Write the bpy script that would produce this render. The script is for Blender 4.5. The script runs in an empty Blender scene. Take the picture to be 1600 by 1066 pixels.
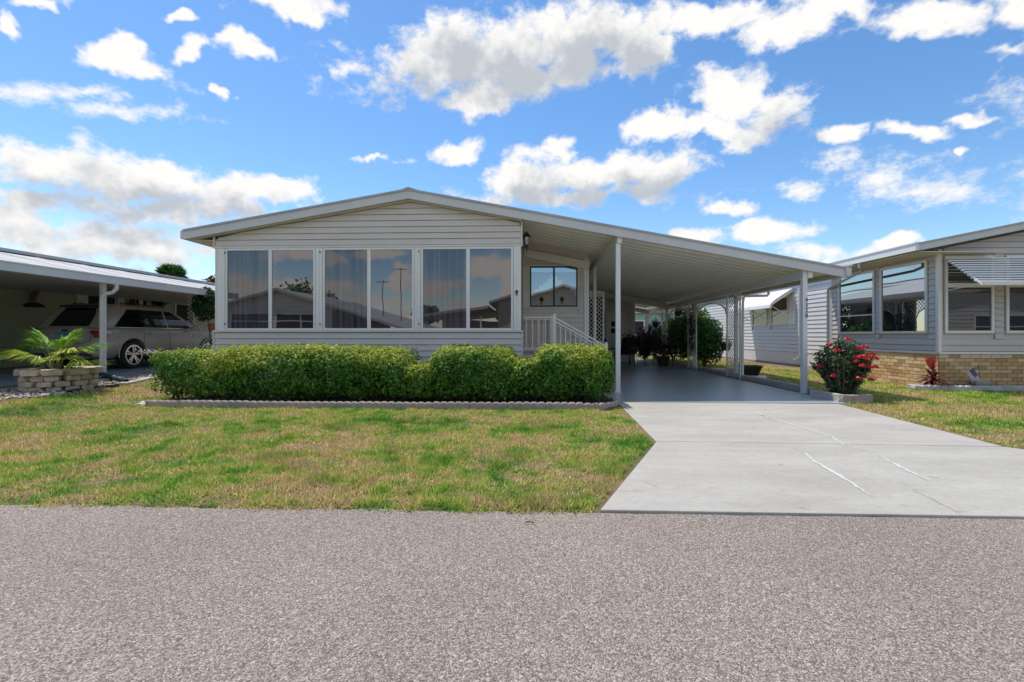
import bpy, math, random
import numpy as np
from mathutils import Vector, Matrix
random.seed(7); rng = np.random.default_rng(7)
R = math.radians
S = bpy.context.scene
COL = S.collection
# ------------------------------------------------------------------ camera
YAW = R(2.15); F = 720.0; HY = 524.0; CAMH = 1.2
cam = bpy.data.cameras.new("camera"); co = bpy.data.objects.new("camera", cam); COL.objects.link(co)
co.location = (0, 0, CAMH); co.rotation_euler = (R(90), 0, YAW)
cam.sensor_width = 36; cam.lens = F/1600*36; cam.shift_y = -(533-HY)/1600
cam.clip_start = .05; cam.clip_end = 3000
S.camera = co
# ------------------------------------------------------------------ view + sun
S.view_settings.view_transform = 'Standard'; S.view_settings.look = 'None'
S.view_settings.exposure = 0.86; S.view_settings.gamma = 1; S.view_settings.use_curve_mapping = False
SUNV = Vector((-.34, .33, 1.0)).normalized()
sl = bpy.data.lights.new("sun", 'SUN'); so = bpy.data.objects.new("sun", sl); COL.objects.link(so)
sl.energy = 2.2; sl.angle = R(.55); sl.color = (1, .94, .84)
so.rotation_euler = (-SUNV).to_track_quat('-Z', 'Y').to_euler(); so.location = (0, 0, 40)

def ab(px, py):                      # direction of a pixel as slopes per unit of world y
    u = (px-800)/F; v = (HY-py)/F; c = math.cos(YAW)+u*math.sin(YAW)
    return (-math.sin(YAW)+u*math.cos(YAW))/c, v/c
def PX(px, Y): return ab(px, 0)[0]*Y
def PZ(px, py, Y): return CAMH+ab(px, py)[1]*Y
def YX(px, X): return X/ab(px, 0)[0]
def sm(x): x = np.clip(x, 0, 1); return x*x*(3-2*x)
def ground(x, y):
    return .022*sm((np.asarray(y)-3.05)/.15) + .20*sm((-np.asarray(x)-6.2)/2.0)*sm((np.asarray(y)-3.6)/3.4)
def GP(px, py):                      # ground point under a pixel
    a, b = ab(px, py); Y = -CAMH/b
    for _ in range(12): Y = (float(ground(a*Y, Y))-CAMH)/b
    return a*Y, Y

# ------------------------------------------------------------------ world
W = bpy.data.worlds.new("World"); S.world = W; W.use_nodes = True
nt = W.node_tree; nt.nodes.clear()
def blobgroup(blobs, amp=1.0):
    g = bpy.data.node_groups.new("cloud_density", 'ShaderNodeTree')
    g.interface.new_socket("Vector", in_out='INPUT', socket_type='NodeSocketVector')
    g.interface.new_socket("Density", in_out='OUTPUT', socket_type='NodeSocketFloat')
    N = g.nodes; L = g.links
    gi = N.new('NodeGroupInput'); go = N.new('NodeGroupOutput')
    n1 = N.new('ShaderNodeTexNoise'); n1.inputs['Scale'].default_value = 7; n1.inputs['Detail'].default_value = 4; n1.inputs['Roughness'].default_value = .62
    L.new(gi.outputs[0], n1.inputs['Vector'])
    s = N.new('ShaderNodeVectorMath'); s.operation = 'SUBTRACT'; L.new(n1.outputs['Color'], s.inputs[0]); s.inputs[1].default_value = (.5, .5, .5)
    m = N.new('ShaderNodeVectorMath'); m.operation = 'MULTIPLY'; L.new(s.outputs[0], m.inputs[0]); m.inputs[1].default_value = (.16, .16, .10)
    ad = N.new('ShaderNodeVectorMath'); ad.operation = 'ADD'; L.new(gi.outputs[0], ad.inputs[0]); L.new(m.outputs[0], ad.inputs[1])
    prev = None
    for (d, sx, sz, k) in blobs:
        mp = N.new('ShaderNodeMapping'); mp.vector_type = 'TEXTURE'
        if len(N) % 3 or prev is None: L.new(ad.outputs[0], mp.inputs['Vector'])
        else:
            vm = N.new('ShaderNodeVectorMath'); vm.operation = 'MULTIPLY_ADD'; vm.inputs[1].default_value = (1e-7, 1e-7, 1e-7); L.new(prev.outputs[0], vm.inputs[0]); L.new(ad.outputs[0], vm.inputs[2]); L.new(vm.outputs[0], mp.inputs['Vector'])
        mp.inputs['Location'].default_value = d
        X_ = Vector((math.cos(YAW), math.sin(YAW), 0)); r_ = (X_-d*X_.dot(d)).normalized(); u_ = r_.cross(d).normalized()
        mp.inputs['Rotation'].default_value = Matrix((r_, d, u_)).transposed().to_euler('XYZ')
        mp.inputs['Scale'].default_value = (sx, .6, sz)
        ln = N.new('ShaderNodeVectorMath'); ln.operation = 'LENGTH'; L.new(mp.outputs[0], ln.inputs[0])
        mm = N.new('ShaderNodeMath'); mm.operation = 'MULTIPLY_ADD'; L.new(ln.outputs['Value'], mm.inputs[0]); mm.inputs[1].default_value = -k; mm.inputs[2].default_value = k
        if prev is None: prev = mm
        else:
            mx = N.new('ShaderNodeMath'); mx.operation = 'SMOOTH_MAX'; mx.inputs[2].default_value = .18
            L.new(prev.outputs[0], mx.inputs[0]); L.new(mm.outputs[0], mx.inputs[1]); prev = mx
    n2 = N.new('ShaderNodeTexNoise'); n2.inputs['Scale'].default_value = 13; n2.inputs['Detail'].default_value = 6; n2.inputs['Roughness'].default_value = .66
    st = N.new('ShaderNodeVectorMath'); st.operation = 'MULTIPLY'; L.new(gi.outputs[0], st.inputs[0]); st.inputs[1].default_value = (1, 1, 1.5)
    L.new(st.outputs[0], n2.inputs['Vector'])
    a2 = N.new('ShaderNodeMath'); a2.operation = 'MULTIPLY_ADD'; L.new(n2.outputs['Fac'], a2.inputs[0]); a2.inputs[1].default_value = 2.1*amp; a2.inputs[2].default_value = -1.06*amp-(1-amp)*.1
    a3 = N.new('ShaderNodeMath'); a3.operation = 'ADD'; L.new(prev.outputs[0], a3.inputs[0]); L.new(a2.outputs[0], a3.inputs[1])
    L.new(a3.outputs[0], go.inputs[0])
    return g
_b = [(165,88,66,26,1),(185,75,34,30,1),(222,108,40,16,.8),(292,84,40,16,.8),(372,78,36,24,1),(400,92,26,16,.8),(345,138,14,11,1),(262,24,28,14,1),(450,4,95,22,1),(470,20,60,20,1),(8,30,14,22,.8),(60,0,60,10,1),
 (700,70,105,66,1),(640,110,120,50,.6),(800,90,120,66,1),(900,60,110,66,1),(985,65,75,56,1),(740,150,90,28,1),(860,120,90,40,1),(545,105,60,34,.45),
 (1018,195,50,32,1),(1135,160,62,56,1),(1205,175,78,54,1),(1120,205,130,22,1),
 (1100,16,120,34,1),(1215,35,100,42,1),(1330,14,100,26,1),(1440,28,80,34,1),(1560,10,90,36,1),
 (705,230,42,24,1),(590,253,34,9,.8),(880,238,27,20,1),(815,285,85,34,1),(910,275,90,34,1),(1000,268,92,34,1),(900,302,180,20,.9),
 (95,262,150,44,1),(240,285,150,38,1),(350,300,120,34,1),(440,290,60,24,1),(260,325,260,26,.7),(60,315,110,26,.7),(40,355,90,46,.8),(200,385,200,44,.7),(330,395,130,30,.6),(215,335,60,18,.7),
 (1148,322,46,17,1),(1200,362,95,26,1),(1090,368,70,17,.8),(1398,375,32,12,1),(1300,395,130,20,.5),
 (1420,206,68,16,1),(1510,192,60,13,1),(1500,240,18,10,1),(1318,215,30,15,1),(1548,85,38,15,.7),(1590,140,70,70,.3),
 (120,140,150,15,.35),(200,170,110,18,.4),(1360,280,120,30,.3),(1260,290,60,14,.4),(1480,310,130,40,.3)]
BL = []
for (x, y, sx, sy, k) in _b:
    a, b = ab(x, y); n = Vector((a, 1, b)).normalized(); X_ = Vector((math.cos(YAW), math.sin(YAW), 0)); fw_d = Vector((-math.sin(YAW), math.cos(YAW), 0))
    c_ = n.dot(fw_d); s_ = math.sqrt(1-n.dot(X_)**2); u_ = ((X_-n*X_.dot(n)).normalized()).cross(n)
    ky = (u_.z*c_-n.z*u_.dot(fw_d))/c_**2
    BL.append((n, 1.06*sx/F*c_*s_, 1.10*sy/F/ky, k))
rr = random.Random(11)
NF = len(BL)
for (x, y, sx, sy, k) in [(470,405,80,18,1),(385,440,60,26,1),(500,455,90,16,.9),(622,432,26,32,1),(590,395,60,16,.9),(700,445,50,18,1),(760,410,60,30,1),(800,450,26,40,1),(700,490,120,16,1),(590,470,60,12,.8),(1400,430,90,25,.8)]:
    a, b = ab(x, y); d = Vector((a, -1, b)); r = d.length      # low clouds over the street behind the camera
    BL.append((d/r, 1.0*sx/F/r, .85*sy/F/r, k))
BL.append((Vector((.1, -.80, .60)).normalized(), .75, .42, .62)); BL.append((Vector((-.05, -.12, 1)).normalized(), .42, .45, .55))  # broad unseen clouds behind and overhead, added to neutralise the blue skylight
for i in range(0):                   # and the same kind of sky higher up
    az = rr.uniform(R(100), R(260)); el = rr.uniform(R(25), R(60))
    n = Vector((math.sin(az)*math.cos(el), math.cos(az)*math.cos(el), math.sin(el)))
    BL.append((n, rr.uniform(.12, .3), rr.uniform(.04, .09), rr.uniform(.7, 1)))
G = blobgroup(BL)
N = nt.nodes; L = nt.links
tc = N.new('ShaderNodeTexCoord')
sky = N.new('ShaderNodeTexSky'); sky.sky_type = 'NISHITA'; sky.sun_disc = False
sky.sun_elevation = math.asin(SUNV.z); sky.sun_rotation = math.atan2(SUNV.x, SUNV.y)
sky.altitude = 0; sky.air_density = 1.0; sky.dust_density = .15; sky.ozone_density = 2.2
g1 = N.new('ShaderNodeGroup'); g1.node_tree = G; L.new(tc.outputs['Generated'], g1.inputs[0])
up = N.new('ShaderNodeVectorMath'); up.operation = 'ADD'; up.inputs[1].default_value = (-.014, 0, .042); L.new(tc.outputs['Generated'], up.inputs[0])
g2 = N.new('ShaderNodeGroup'); g2.node_tree = blobgroup([q for q in BL[:NF] if q[1]*q[2] > .0048], .55); L.new(up.outputs[0], g2.inputs[0])
def mr(src, a, b, c=0, d=1, smo=True):
    n = N.new('ShaderNodeMapRange'); n.interpolation_type = 'SMOOTHSTEP' if smo else 'LINEAR'
    n.inputs['From Min'].default_value = a; n.inputs['From Max'].default_value = b; n.inputs['To Min'].default_value = c; n.inputs['To Max'].default_value = d
    L.new(src, n.inputs['Value']); return n.outputs[0]
mask = mr(g1.outputs[0], -.06, .50)
nb = N.new('ShaderNodeTexNoise'); nb.inputs['Scale'].default_value = 24; nb.inputs['Detail'].default_value = 5; nb.inputs['Roughness'].default_value = .6; L.new(tc.outputs['Generated'], nb.inputs['Vector'])
nm = N.new('ShaderNodeMath'); nm.operation = 'MULTIPLY_ADD'; L.new(nb.outputs['Fac'], nm.inputs[0]); nm.inputs[1].default_value = 1.3; L.new(g2.outputs[0], nm.inputs[2])
shade = mr(nm.outputs[0], .42, 1.42)
cc = N.new('ShaderNodeMix'); cc.data_type = 'RGBA'; cc.inputs['A'].default_value = (3.7, 3.65, 3.58, 1); cc.inputs['B'].default_value = (2.0, 2.13, 2.33, 1); L.new(shade, cc.inputs['Factor'])
hs = N.new('ShaderNodeHueSaturation'); hs.inputs['Saturation'].default_value = 1.2; hs.inputs['Value'].default_value = .66; L.new(sky.outputs[0], hs.inputs['Color'])
mxc = N.new('ShaderNodeMix'); mxc.data_type = 'RGBA'; L.new(mask, mxc.inputs['Factor']); L.new(hs.outputs[0], mxc.inputs['A']); L.new(cc.outputs['Result'], mxc.inputs['B'])
bg = N.new('ShaderNodeBackground'); bg.inputs['Strength'].default_value = .15; L.new(mxc.outputs['Result'], bg.inputs['Color'])
wo = N.new('ShaderNodeOutputWorld'); L.new(bg.outputs[0], wo.inputs['Surface'])
W.cycles.sampling_method = 'MANUAL'; W.cycles.sample_map_resolution = 512

# ------------------------------------------------------------------ materials
def mat(name, col, rough=.6, metal=0, var=0, scale=6, var2=None, bump=0, bscale=60, spec=.5, stretch=None, attr=None, transl=0, coat=0, dirt=0):
    m = bpy.data.materials.new(name); m.use_nodes = True; t = m.node_tree; n = t.nodes; l = t.links
    b = n['Principled BSDF']; b.inputs['Roughness'].default_value = rough; b.inputs['Metallic'].default_value = metal
    b.inputs['Specular IOR Level'].default_value = spec
    if coat: b.inputs['Coat Weight'].default_value = coat; b.inputs['Coat Roughness'].default_value = .05
    c = (*col, 1); b.inputs['Base Color'].default_value = c
    tcn = n.new('ShaderNodeTexCoord'); src = tcn.outputs['Object']
    if stretch:
        mp = n.new('ShaderNodeMapping'); mp.inputs['Scale'].default_value = stretch; l.new(src, mp.inputs[0]); src = mp.outputs[0]
    outc = None
    if var or var2:
        nz = n.new('ShaderNodeTexNoise'); nz.inputs['Scale'].default_value = scale; nz.inputs['Detail'].default_value = 6; nz.inputs['Roughness'].default_value = .65; l.new(src, nz.inputs['Vector'])
        cr = n.new('ShaderNodeValToRGB'); l.new(nz.outputs['Fac'], cr.inputs[0])
        c2 = var2 if var2 else tuple(min(1, x*(1+var)) for x in col)
        c1 = col if var2 else tuple(x*(1-var) for x in col)
        cr.color_ramp.elements[0].position = .34; cr.color_ramp.elements[1].position = .66
        cr.color_ramp.elements[0].color = (*c1, 1); cr.color_ramp.elements[1].color = (*c2, 1)
        outc = cr.outputs[0]
    if attr:
        at = n.new('ShaderNodeAttribute'); at.attribute_name = 'rnd'
        cr = n.new('ShaderNodeValToRGB'); l.new(at.outputs['Fac'], cr.inputs[0]); e = cr.color_ramp.elements
        while len(e) < len(attr): e.new(.5)
        for i, (p, cl) in enumerate(attr): e[i].position = p; e[i].color = (*cl, 1)
        outc = cr.outputs[0]
    if dirt:
        nz = n.new('ShaderNodeTexNoise'); nz.inputs['Scale'].default_value = 1.3; nz.inputs['Detail'].default_value = 9; nz.inputs['Roughness'].default_value = .7; l.new(tcn.outputs['Object'], nz.inputs['Vector'])
        mr_ = n.new('ShaderNodeMapRange'); mr_.inputs['From Min'].default_value = .4; mr_.inputs['From Max'].default_value = .75; mr_.inputs['To Min'].default_value = 1; mr_.inputs['To Max'].default_value = 1-dirt; l.new(nz.outputs['Fac'], mr_.inputs['Value'])
        mx = n.new('ShaderNodeMix'); mx.data_type = 'RGBA'; mx.blend_type = 'MULTIPLY'; mx.inputs['Factor'].default_value = 1
        if outc: l.new(outc, mx.inputs['A'])
        else: mx.inputs['A'].default_value = c
        l.new(mr_.outputs[0], mx.inputs['B']); outc = mx.outputs['Result']
    if outc: l.new(outc, b.inputs['Base Color'])
    if bump:
        nb = n.new('ShaderNodeTexNoise'); nb.inputs['Scale'].default_value = bscale; nb.inputs['Detail'].default_value = 5; l.new(src, nb.inputs['Vector'])
        bp = n.new('ShaderNodeBump'); bp.inputs['Strength'].default_value = bump; bp.inputs['Distance'].default_value = .01; l.new(nb.outputs['Fac'], bp.inputs['Height']); l.new(bp.outputs[0], b.inputs['Normal'])
    if transl:
        tr = n.new('ShaderNodeBsdfTranslucent'); ms = n.new('ShaderNodeMixShader'); ms.inputs[0].default_value = transl
        if outc: l.new(outc, tr.inputs['Color'])
        else: tr.inputs['Color'].default_value = c
        l.new(b.outputs[0], ms.inputs[1]); l.new(tr.outputs[0], ms.inputs[2]); l.new(ms.outputs[0], n['Material Output'].inputs['Surface'])
    return m
M = {}
M['siding'] = mat('siding_vinyl', (.66, .58, .51), .5, var=.03, scale=3, stretch=(1, 1, 8), bump=.05, bscale=25, dirt=.10)
M['siding_white'] = mat('siding_pale', (.72, .68, .63), .5, dirt=.10)
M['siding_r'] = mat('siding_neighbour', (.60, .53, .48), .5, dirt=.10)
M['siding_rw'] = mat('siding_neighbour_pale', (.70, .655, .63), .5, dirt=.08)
M['green'] = mat('siding_green', (.47, .49, .30), .55, var=.05, scale=4, stretch=(1, 1, 6), dirt=.15)
M['white'] = mat('white_aluminium', (.80, .77, .73), .38, dirt=.10)
M['cream'] = mat('cream_trim', (.72, .68, .56), .5, dirt=.12)
M['fascia'] = mat('fascia_metal', (.63, .60, .57), .38, dirt=.14, stretch=(.3, 1, 4))
M['cap'] = mat('cap_metal', (.42, .41, .40), .4, dirt=.2)
M['rooftop'] = mat('roof_top', (.60, .60, .58), .6, dirt=.25)
M['pan'] = mat('roof_pan', (.84, .83, .74), .18, var=.04, scale=2, stretch=(.4, 3, 1), dirt=.18, spec=.8)
M['frame'] = mat('window_frame_white', (.82, .765, .70), .35, dirt=.06)
M['bronze'] = mat('bronze_frame', (.012, .011, .010), .35)
M['black'] = mat('black_metal', (.012, .012, .013), .4)
M['rubber'] = mat('rubber', (.018, .018, .019), .75)
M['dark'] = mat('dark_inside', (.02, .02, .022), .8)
M['lattice'] = mat('lattice_vinyl', (.78, .74, .67), .5, dirt=.15)
M['soil'] = mat('mulch_soil', (.045, .03, .02), .95, var2=(.10, .07, .045), scale=40, bump=.8, bscale=60)
M['edging'] = mat('concrete_edging', (.39, .32, .28), .9, var=.14, scale=14, bump=.5, bscale=140, dirt=.25)
M['block'] = mat('concrete_block', (.50, .37, .25), .9, var2=(.68, .55, .42), scale=7, bump=.7, bscale=70, dirt=.45)
M['paver'] = mat('pale_paver', (.50, .46, .41), .9, var=.1, scale=10, bump=.4, bscale=120, dirt=.2)
M['stem'] = mat('woody_stem', (.10, .075, .05), .9, bump=.4)
M['glow'] = mat('lamp_glass_off', (.55, .55, .52), .3)
M['terra'] = mat('terracotta', (.30, .11, .05), .8, dirt=.3)
M['pot'] = mat('dark_pot', (.022, .016, .016), .5)
M['brown'] = mat('brown_basket', (.07, .04, .028), .9, bump=.5)
M['carpaint'] = mat('car_paint', (.42, .375, .31), .36, metal=.12, coat=.7)
M['carglass'] = mat('car_glass', (.008, .009, .009), .04, spec=.7)
M['chrome'] = mat('chrome', (.75, .75, .76), .16, metal=1)
M['redlens'] = mat('red_lens', (.35, .01, .01), .12, coat=1)
M['whitelens'] = mat('clear_lens', (.7, .66, .66), .1, coat=1)
M['plasticgrey'] = mat('grey_plastic', (.06, .06, .06), .6)
M['plate'] = mat('plate_blue', (.03, .22, .45), .4, var2=(.25, .5, .6), scale=18)
M['hose'] = mat('green_hose', (.012, .07, .055), .45)
M['red'] = mat('red_petal', (.55, .012, .02), .5, attr=[(0, (.42, .008, .015)), (1, (.75, .03, .04))], transl=.2)
M['slate'] = mat('grey_driveway', (.22, .25, .26), .6, dirt=.3, var=.08, scale=5)
M['bluefloor'] = None

def leafmat(name, ramp, tr=.32, rough=.55):
    return mat(name, ramp[0][1], rough, attr=ramp, transl=tr, spec=.25)
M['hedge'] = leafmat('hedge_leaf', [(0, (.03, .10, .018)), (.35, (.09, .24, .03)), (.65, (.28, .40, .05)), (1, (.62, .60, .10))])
M['shrub'] = leafmat('shrub_leaf', [(0, (.03, .10, .02)), (.6, (.08, .22, .04)), (1, (.22, .38, .08))])
M['purple'] = leafmat('burgundy_leaf', [(0, (.03, .022, .026)), (1, (.11, .06, .07))])
M['vine'] = leafmat('vine_leaf', [(0, (.015, .05, .015)), (.7, (.045, .13, .03)), (1, (.18, .28, .06))])
M['palm'] = leafmat('palm_leaf', [(0, (.08, .24, .02)), (.5, (.24, .46, .04)), (1, (.75, .70, .10))], .35)
M['olive'] = leafmat('grey_green_leaf', [(0, (.03, .065, .03)), (.6, (.08, .14, .06)), (1, (.20, .25, .12))])
M['ti'] = leafmat('ti_leaf', [(0, (.05, .010, .015)), (.6, (.14, .02, .025)), (.85, (.30, .10, .09)), (1, (.6, .05, .02))])
M['pinkleaf'] = leafmat('pale_bloom', [(0, (.4, .35, .38)), (1, (.7, .66, .72))])
M['brownleaf'] = leafmat('rust_leaf', [(0, (.08, .03, .015)), (1, (.25, .10, .04))])

def nodes(m): return m.node_tree.nodes, m.node_tree.links, m.node_tree.nodes['Principled BSDF']
def ramp(n, pts):
    cr = n.new('ShaderNodeValToRGB'); e = cr.color_ramp.elements
    while len(e) < len(pts): e.new(.5)
    for i, (p, c) in enumerate(pts): e[i].position = p; e[i].color = (*c, 1)
    return cr
def noise(n, l, src, sc, det=5, ro=.6):
    z = n.new('ShaderNodeTexNoise'); z.inputs['Scale'].default_value = sc; z.inputs['Detail'].default_value = det; z.inputs['Roughness'].default_value = ro; l.new(src, z.inputs['Vector']); return z.outputs['Fac']
def mixc(n, l, fac, a, b, mode='MIX'):
    m = n.new('ShaderNodeMix'); m.data_type = 'RGBA'; m.blend_type = mode
    for k, v in (('Factor', fac), ('A', a), ('B', b)):
        if isinstance(v, (int, float)): m.inputs[k].default_value = v
        elif isinstance(v, tuple): m.inputs[k].default_value = (*v, 1)
        else: l.new(v, m.inputs[k])
    return m.outputs['Result']
# asphalt with exposed pale aggregate
m = mat('asphalt', (.3, .3, .3), .85); n, l, b = nodes(m); tco = n.new('ShaderNodeTexCoord').outputs['Object']
v = n.new('ShaderNodeTexVoronoi'); v.inputs['Scale'].default_value = 185; v.inputs['Randomness'].default_value = 1; l.new(tco, v.inputs['Vector'])
sep = n.new('ShaderNodeSeparateColor'); l.new(v.outputs['Color'], sep.inputs[0])
cr = ramp(n, [(0, (.16, .120, .095)), (.3, (.26, .205, .168)), (.6, (.37, .305, .255)), (.85, (.48, .40, .34)), (1, (.70, .61, .53))]); l.new(sep.outputs[0], cr.inputs[0])
nf = noise(n, l, tco, 60, 6, .75); cr2 = ramp(n, [(.3, (.55, .55, .55)), (.7, (1.25, 1.25, 1.25))]); l.new(nf, cr2.inputs[0])
c = mixc(n, l, 1.0, cr.outputs[0], cr2.outputs[0], 'MULTIPLY')
nl = noise(n, l, tco, .55, 5, .6); cr3 = ramp(n, [(.3, (.87, .87, .88)), (.7, (1.06, 1.05, 1.04))]); l.new(nl, cr3.inputs[0])
c = mixc(n, l, 1.0, c, cr3.outputs[0], 'MULTIPLY'); l.new(c, b.inputs['Base Color'])
bp = n.new('ShaderNodeBump'); bp.inputs['Strength'].default_value = .8; bp.inputs['Distance'].default_value = .006; l.new(v.outputs['Distance'], bp.inputs['Height']); bp.invert = True; l.new(bp.outputs[0], b.inputs['Normal'])
M['asphalt'] = m
def concrete(name, c0, c1, rough, spec=.4, streak=(1, 1, 1)):
    m = mat(name, c0, rough, spec=spec); n, l, b = nodes(m); tco = n.new('ShaderNodeTexCoord').outputs['Object']
    mp = n.new('ShaderNodeMapping'); mp.inputs['Scale'].default_value = streak; l.new(tco, mp.inputs[0])
    a = ramp(n, [(.3, c0), (.7, c1)]); l.new(noise(n, l, mp.outputs[0], .9, 7, .62), a.inputs[0])
    f = ramp(n, [(.30, (.84, .835, .83)), (.6, (1.03, 1.03, 1.03))]); l.new(noise(n, l, mp.outputs[0], 22, 8, .75), f.inputs[0])
    c = mixc(n, l, 1.0, a.outputs[0], f.outputs[0], 'MULTIPLY')
    sp = ramp(n, [(.64, (1, 1, 1)), (.76, (.66, .60, .52))]); l.new(noise(n, l, tco, 9, 3, .5), sp.inputs[0])
    c = mixc(n, l, .55, c, sp.outputs[0], 'MULTIPLY'); l.new(c, b.inputs['Base Color'])
    bp = n.new('ShaderNodeBump'); bp.inputs['Strength'].default_value = .25; bp.inputs['Distance'].default_value = .004; l.new(noise(n, l, mp.outputs[0], 90, 4, .7), bp.inputs['Height']); l.new(bp.outputs[0], b.inputs['Normal'])
    return m
M['concrete'] = concrete('driveway_concrete', (.385, .36, .315), (.51, .485, .43), .8, streak=(.8, 2.2, 1))
M['filler'] = mat('crack_filler', (.60, .585, .525), .85, var=.08, scale=20)
M['bluefloor'] = concrete('painted_floor', (.30, .34, .36), (.38, .42, .44), .3, .6, (1, 2.5, 1))
# lawn: one colour field shared by soil sheet and blades
def lawncol(n, l, tco, blade):
    big = noise(n, l, tco, .75, 6, .62); med = noise(n, l, tco, 4.2, 5, .6)
    ad = n.new('ShaderNodeMath'); ad.operation = 'MULTIPLY_ADD'; l.new(med, ad.inputs[0]); ad.inputs[1].default_value = .75; l.new(big, ad.inputs[2])
    cr = ramp(n, list(zip((.71, .80, .89, .985), ((.10, .31, .03), (.31, .47, .06), (.52, .52, .14), (.60, .48, .23)) if blade else ((.10, .12, .03), (.15, .15, .05), (.26, .19, .09), (.33, .22, .12)))))
    l.new(ad.outputs[0], cr.inputs[0]); return cr.outputs[0]
m = mat('lawn_soil', (.2, .2, .1), .95); n, l, b = nodes(m); tco = n.new('ShaderNodeTexCoord').outputs['Object']
c = lawncol(n, l, tco, False); f = ramp(n, [(.3, (.45, .45, .45)), (.7, (1.35, 1.35, 1.3))]); l.new(noise(n, l, tco, 45, 6, .8), f.inputs[0])
l.new(mixc(n, l, 1.0, c, f.outputs[0], 'MULTIPLY'), b.inputs['Base Color']); M['lawnsoil'] = m
bp = n.new('ShaderNodeBump'); bp.inputs['Strength'].default_value = .9; bp.inputs['Distance'].default_value = .02; l.new(noise(n, l, tco, 60, 5, .8), bp.inputs['Height']); l.new(bp.outputs[0], b.inputs['Normal'])
m = mat('grass_blade', (.2, .2, .1), .6, spec=.3); n, l, b = nodes(m); tco = n.new('ShaderNodeTexCoord').outputs['Object']
c = lawncol(n, l, tco, True); at = n.new('ShaderNodeAttribute'); at.attribute_name = 'rnd'
f = ramp(n, [(0, (.55, .62, .5)), (.55, (1, 1, 1)), (.85, (1.35, 1.2, 1.1)), (1, (1.9, 1.6, 1.9))]); l.new(at.outputs['Fac'], f.inputs[0])
c = mixc(n, l, 1.0, c, f.outputs[0], 'MULTIPLY'); l.new(c, b.inputs['Base Color'])
tr = n.new('ShaderNodeBsdfTranslucent'); l.new(c, tr.inputs['Color']); ms = n.new('ShaderNodeMixShader'); ms.inputs[0].default_value = .3
l.new(b.outputs[0], ms.inputs[1]); l.new(tr.outputs[0], ms.inputs[2]); l.new(ms.outputs[0], n['Material Output'].inputs['Surface']); M['grass'] = m
# tinted, mirror-like window glass, and the same behind an insect screen
def glass(name, refl, dark, k, rough=.0, wav=0.0):
    m = bpy.data.materials.new(name); m.use_nodes = True; n = m.node_tree.nodes; l = m.node_tree.links; n.remove(n['Principled BSDF'])
    g = n.new('ShaderNodeBsdfGlossy'); g.inputs['Color'].default_value = (*refl, 1); g.inputs['Roughness'].default_value = rough
    d = n.new('ShaderNodeBsdfDiffuse'); d.inputs['Color'].default_value = (*dark, 1)
    x = n.new('ShaderNodeMixShader'); x.inputs[0].default_value = k; l.new(d.outputs[0], x.inputs[1]); l.new(g.outputs[0], x.inputs[2]); l.new(x.outputs[0], n['Material Output'].inputs['Surface'])
    if wav:
        z = n.new('ShaderNodeTexNoise'); z.inputs['Scale'].default_value = 1.4; z.inputs['Detail'].default_value = 1; t = n.new('ShaderNodeTexCoord'); l.new(t.outputs['Object'], z.inputs['Vector'])
        bp = n.new('ShaderNodeBump'); bp.inputs['Strength'].default_value = wav; bp.inputs['Distance'].default_value = .03; l.new(z.outputs['Fac'], bp.inputs['Height']); l.new(bp.outputs[0], g.inputs['Normal'])
    return m
M['glass'] = glass('tinted_glass', (.72, .67, .66), (.032, .028, .030), .25, wav=.05)
M['screen'] = glass('screened_glass', (.70, .65, .64), (.085, .078, .080), .16, .012, wav=.05)
def streaks(m, amp):
    n = m.node_tree.nodes; l = m.node_tree.links; t = n.new('ShaderNodeTexCoord'); mp = n.new('ShaderNodeMapping'); mp.inputs['Scale'].default_value = (9, 1, .35); l.new(t.outputs['Object'], mp.inputs[0])
    z = n.new('ShaderNodeTexNoise'); z.inputs['Scale'].default_value = 1.6; z.inputs['Detail'].default_value = 4; l.new(mp.outputs[0], z.inputs['Vector'])
    cr = ramp(n, [(.35, tuple(x*(1-amp) for x in (.066, .060, .063))), (.7, tuple(x*(1+amp) for x in (.070, .066, .072)))]); l.new(z.outputs['Fac'], cr.inputs[0])
    d = [q for q in n if q.type == 'BSDF_DIFFUSE'][0]; l.new(cr.outputs[0], d.inputs['Color'])
streaks(M['screen'], .55)
M['glass2'] = glass('clear_window_glass', (.85, .88, .9), (.03, .03, .035), .45, wav=.04)
M['glassd'] = glass('dim_window_glass', (.8, .8, .8), (.04, .04, .045), .16, wav=.04)

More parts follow.
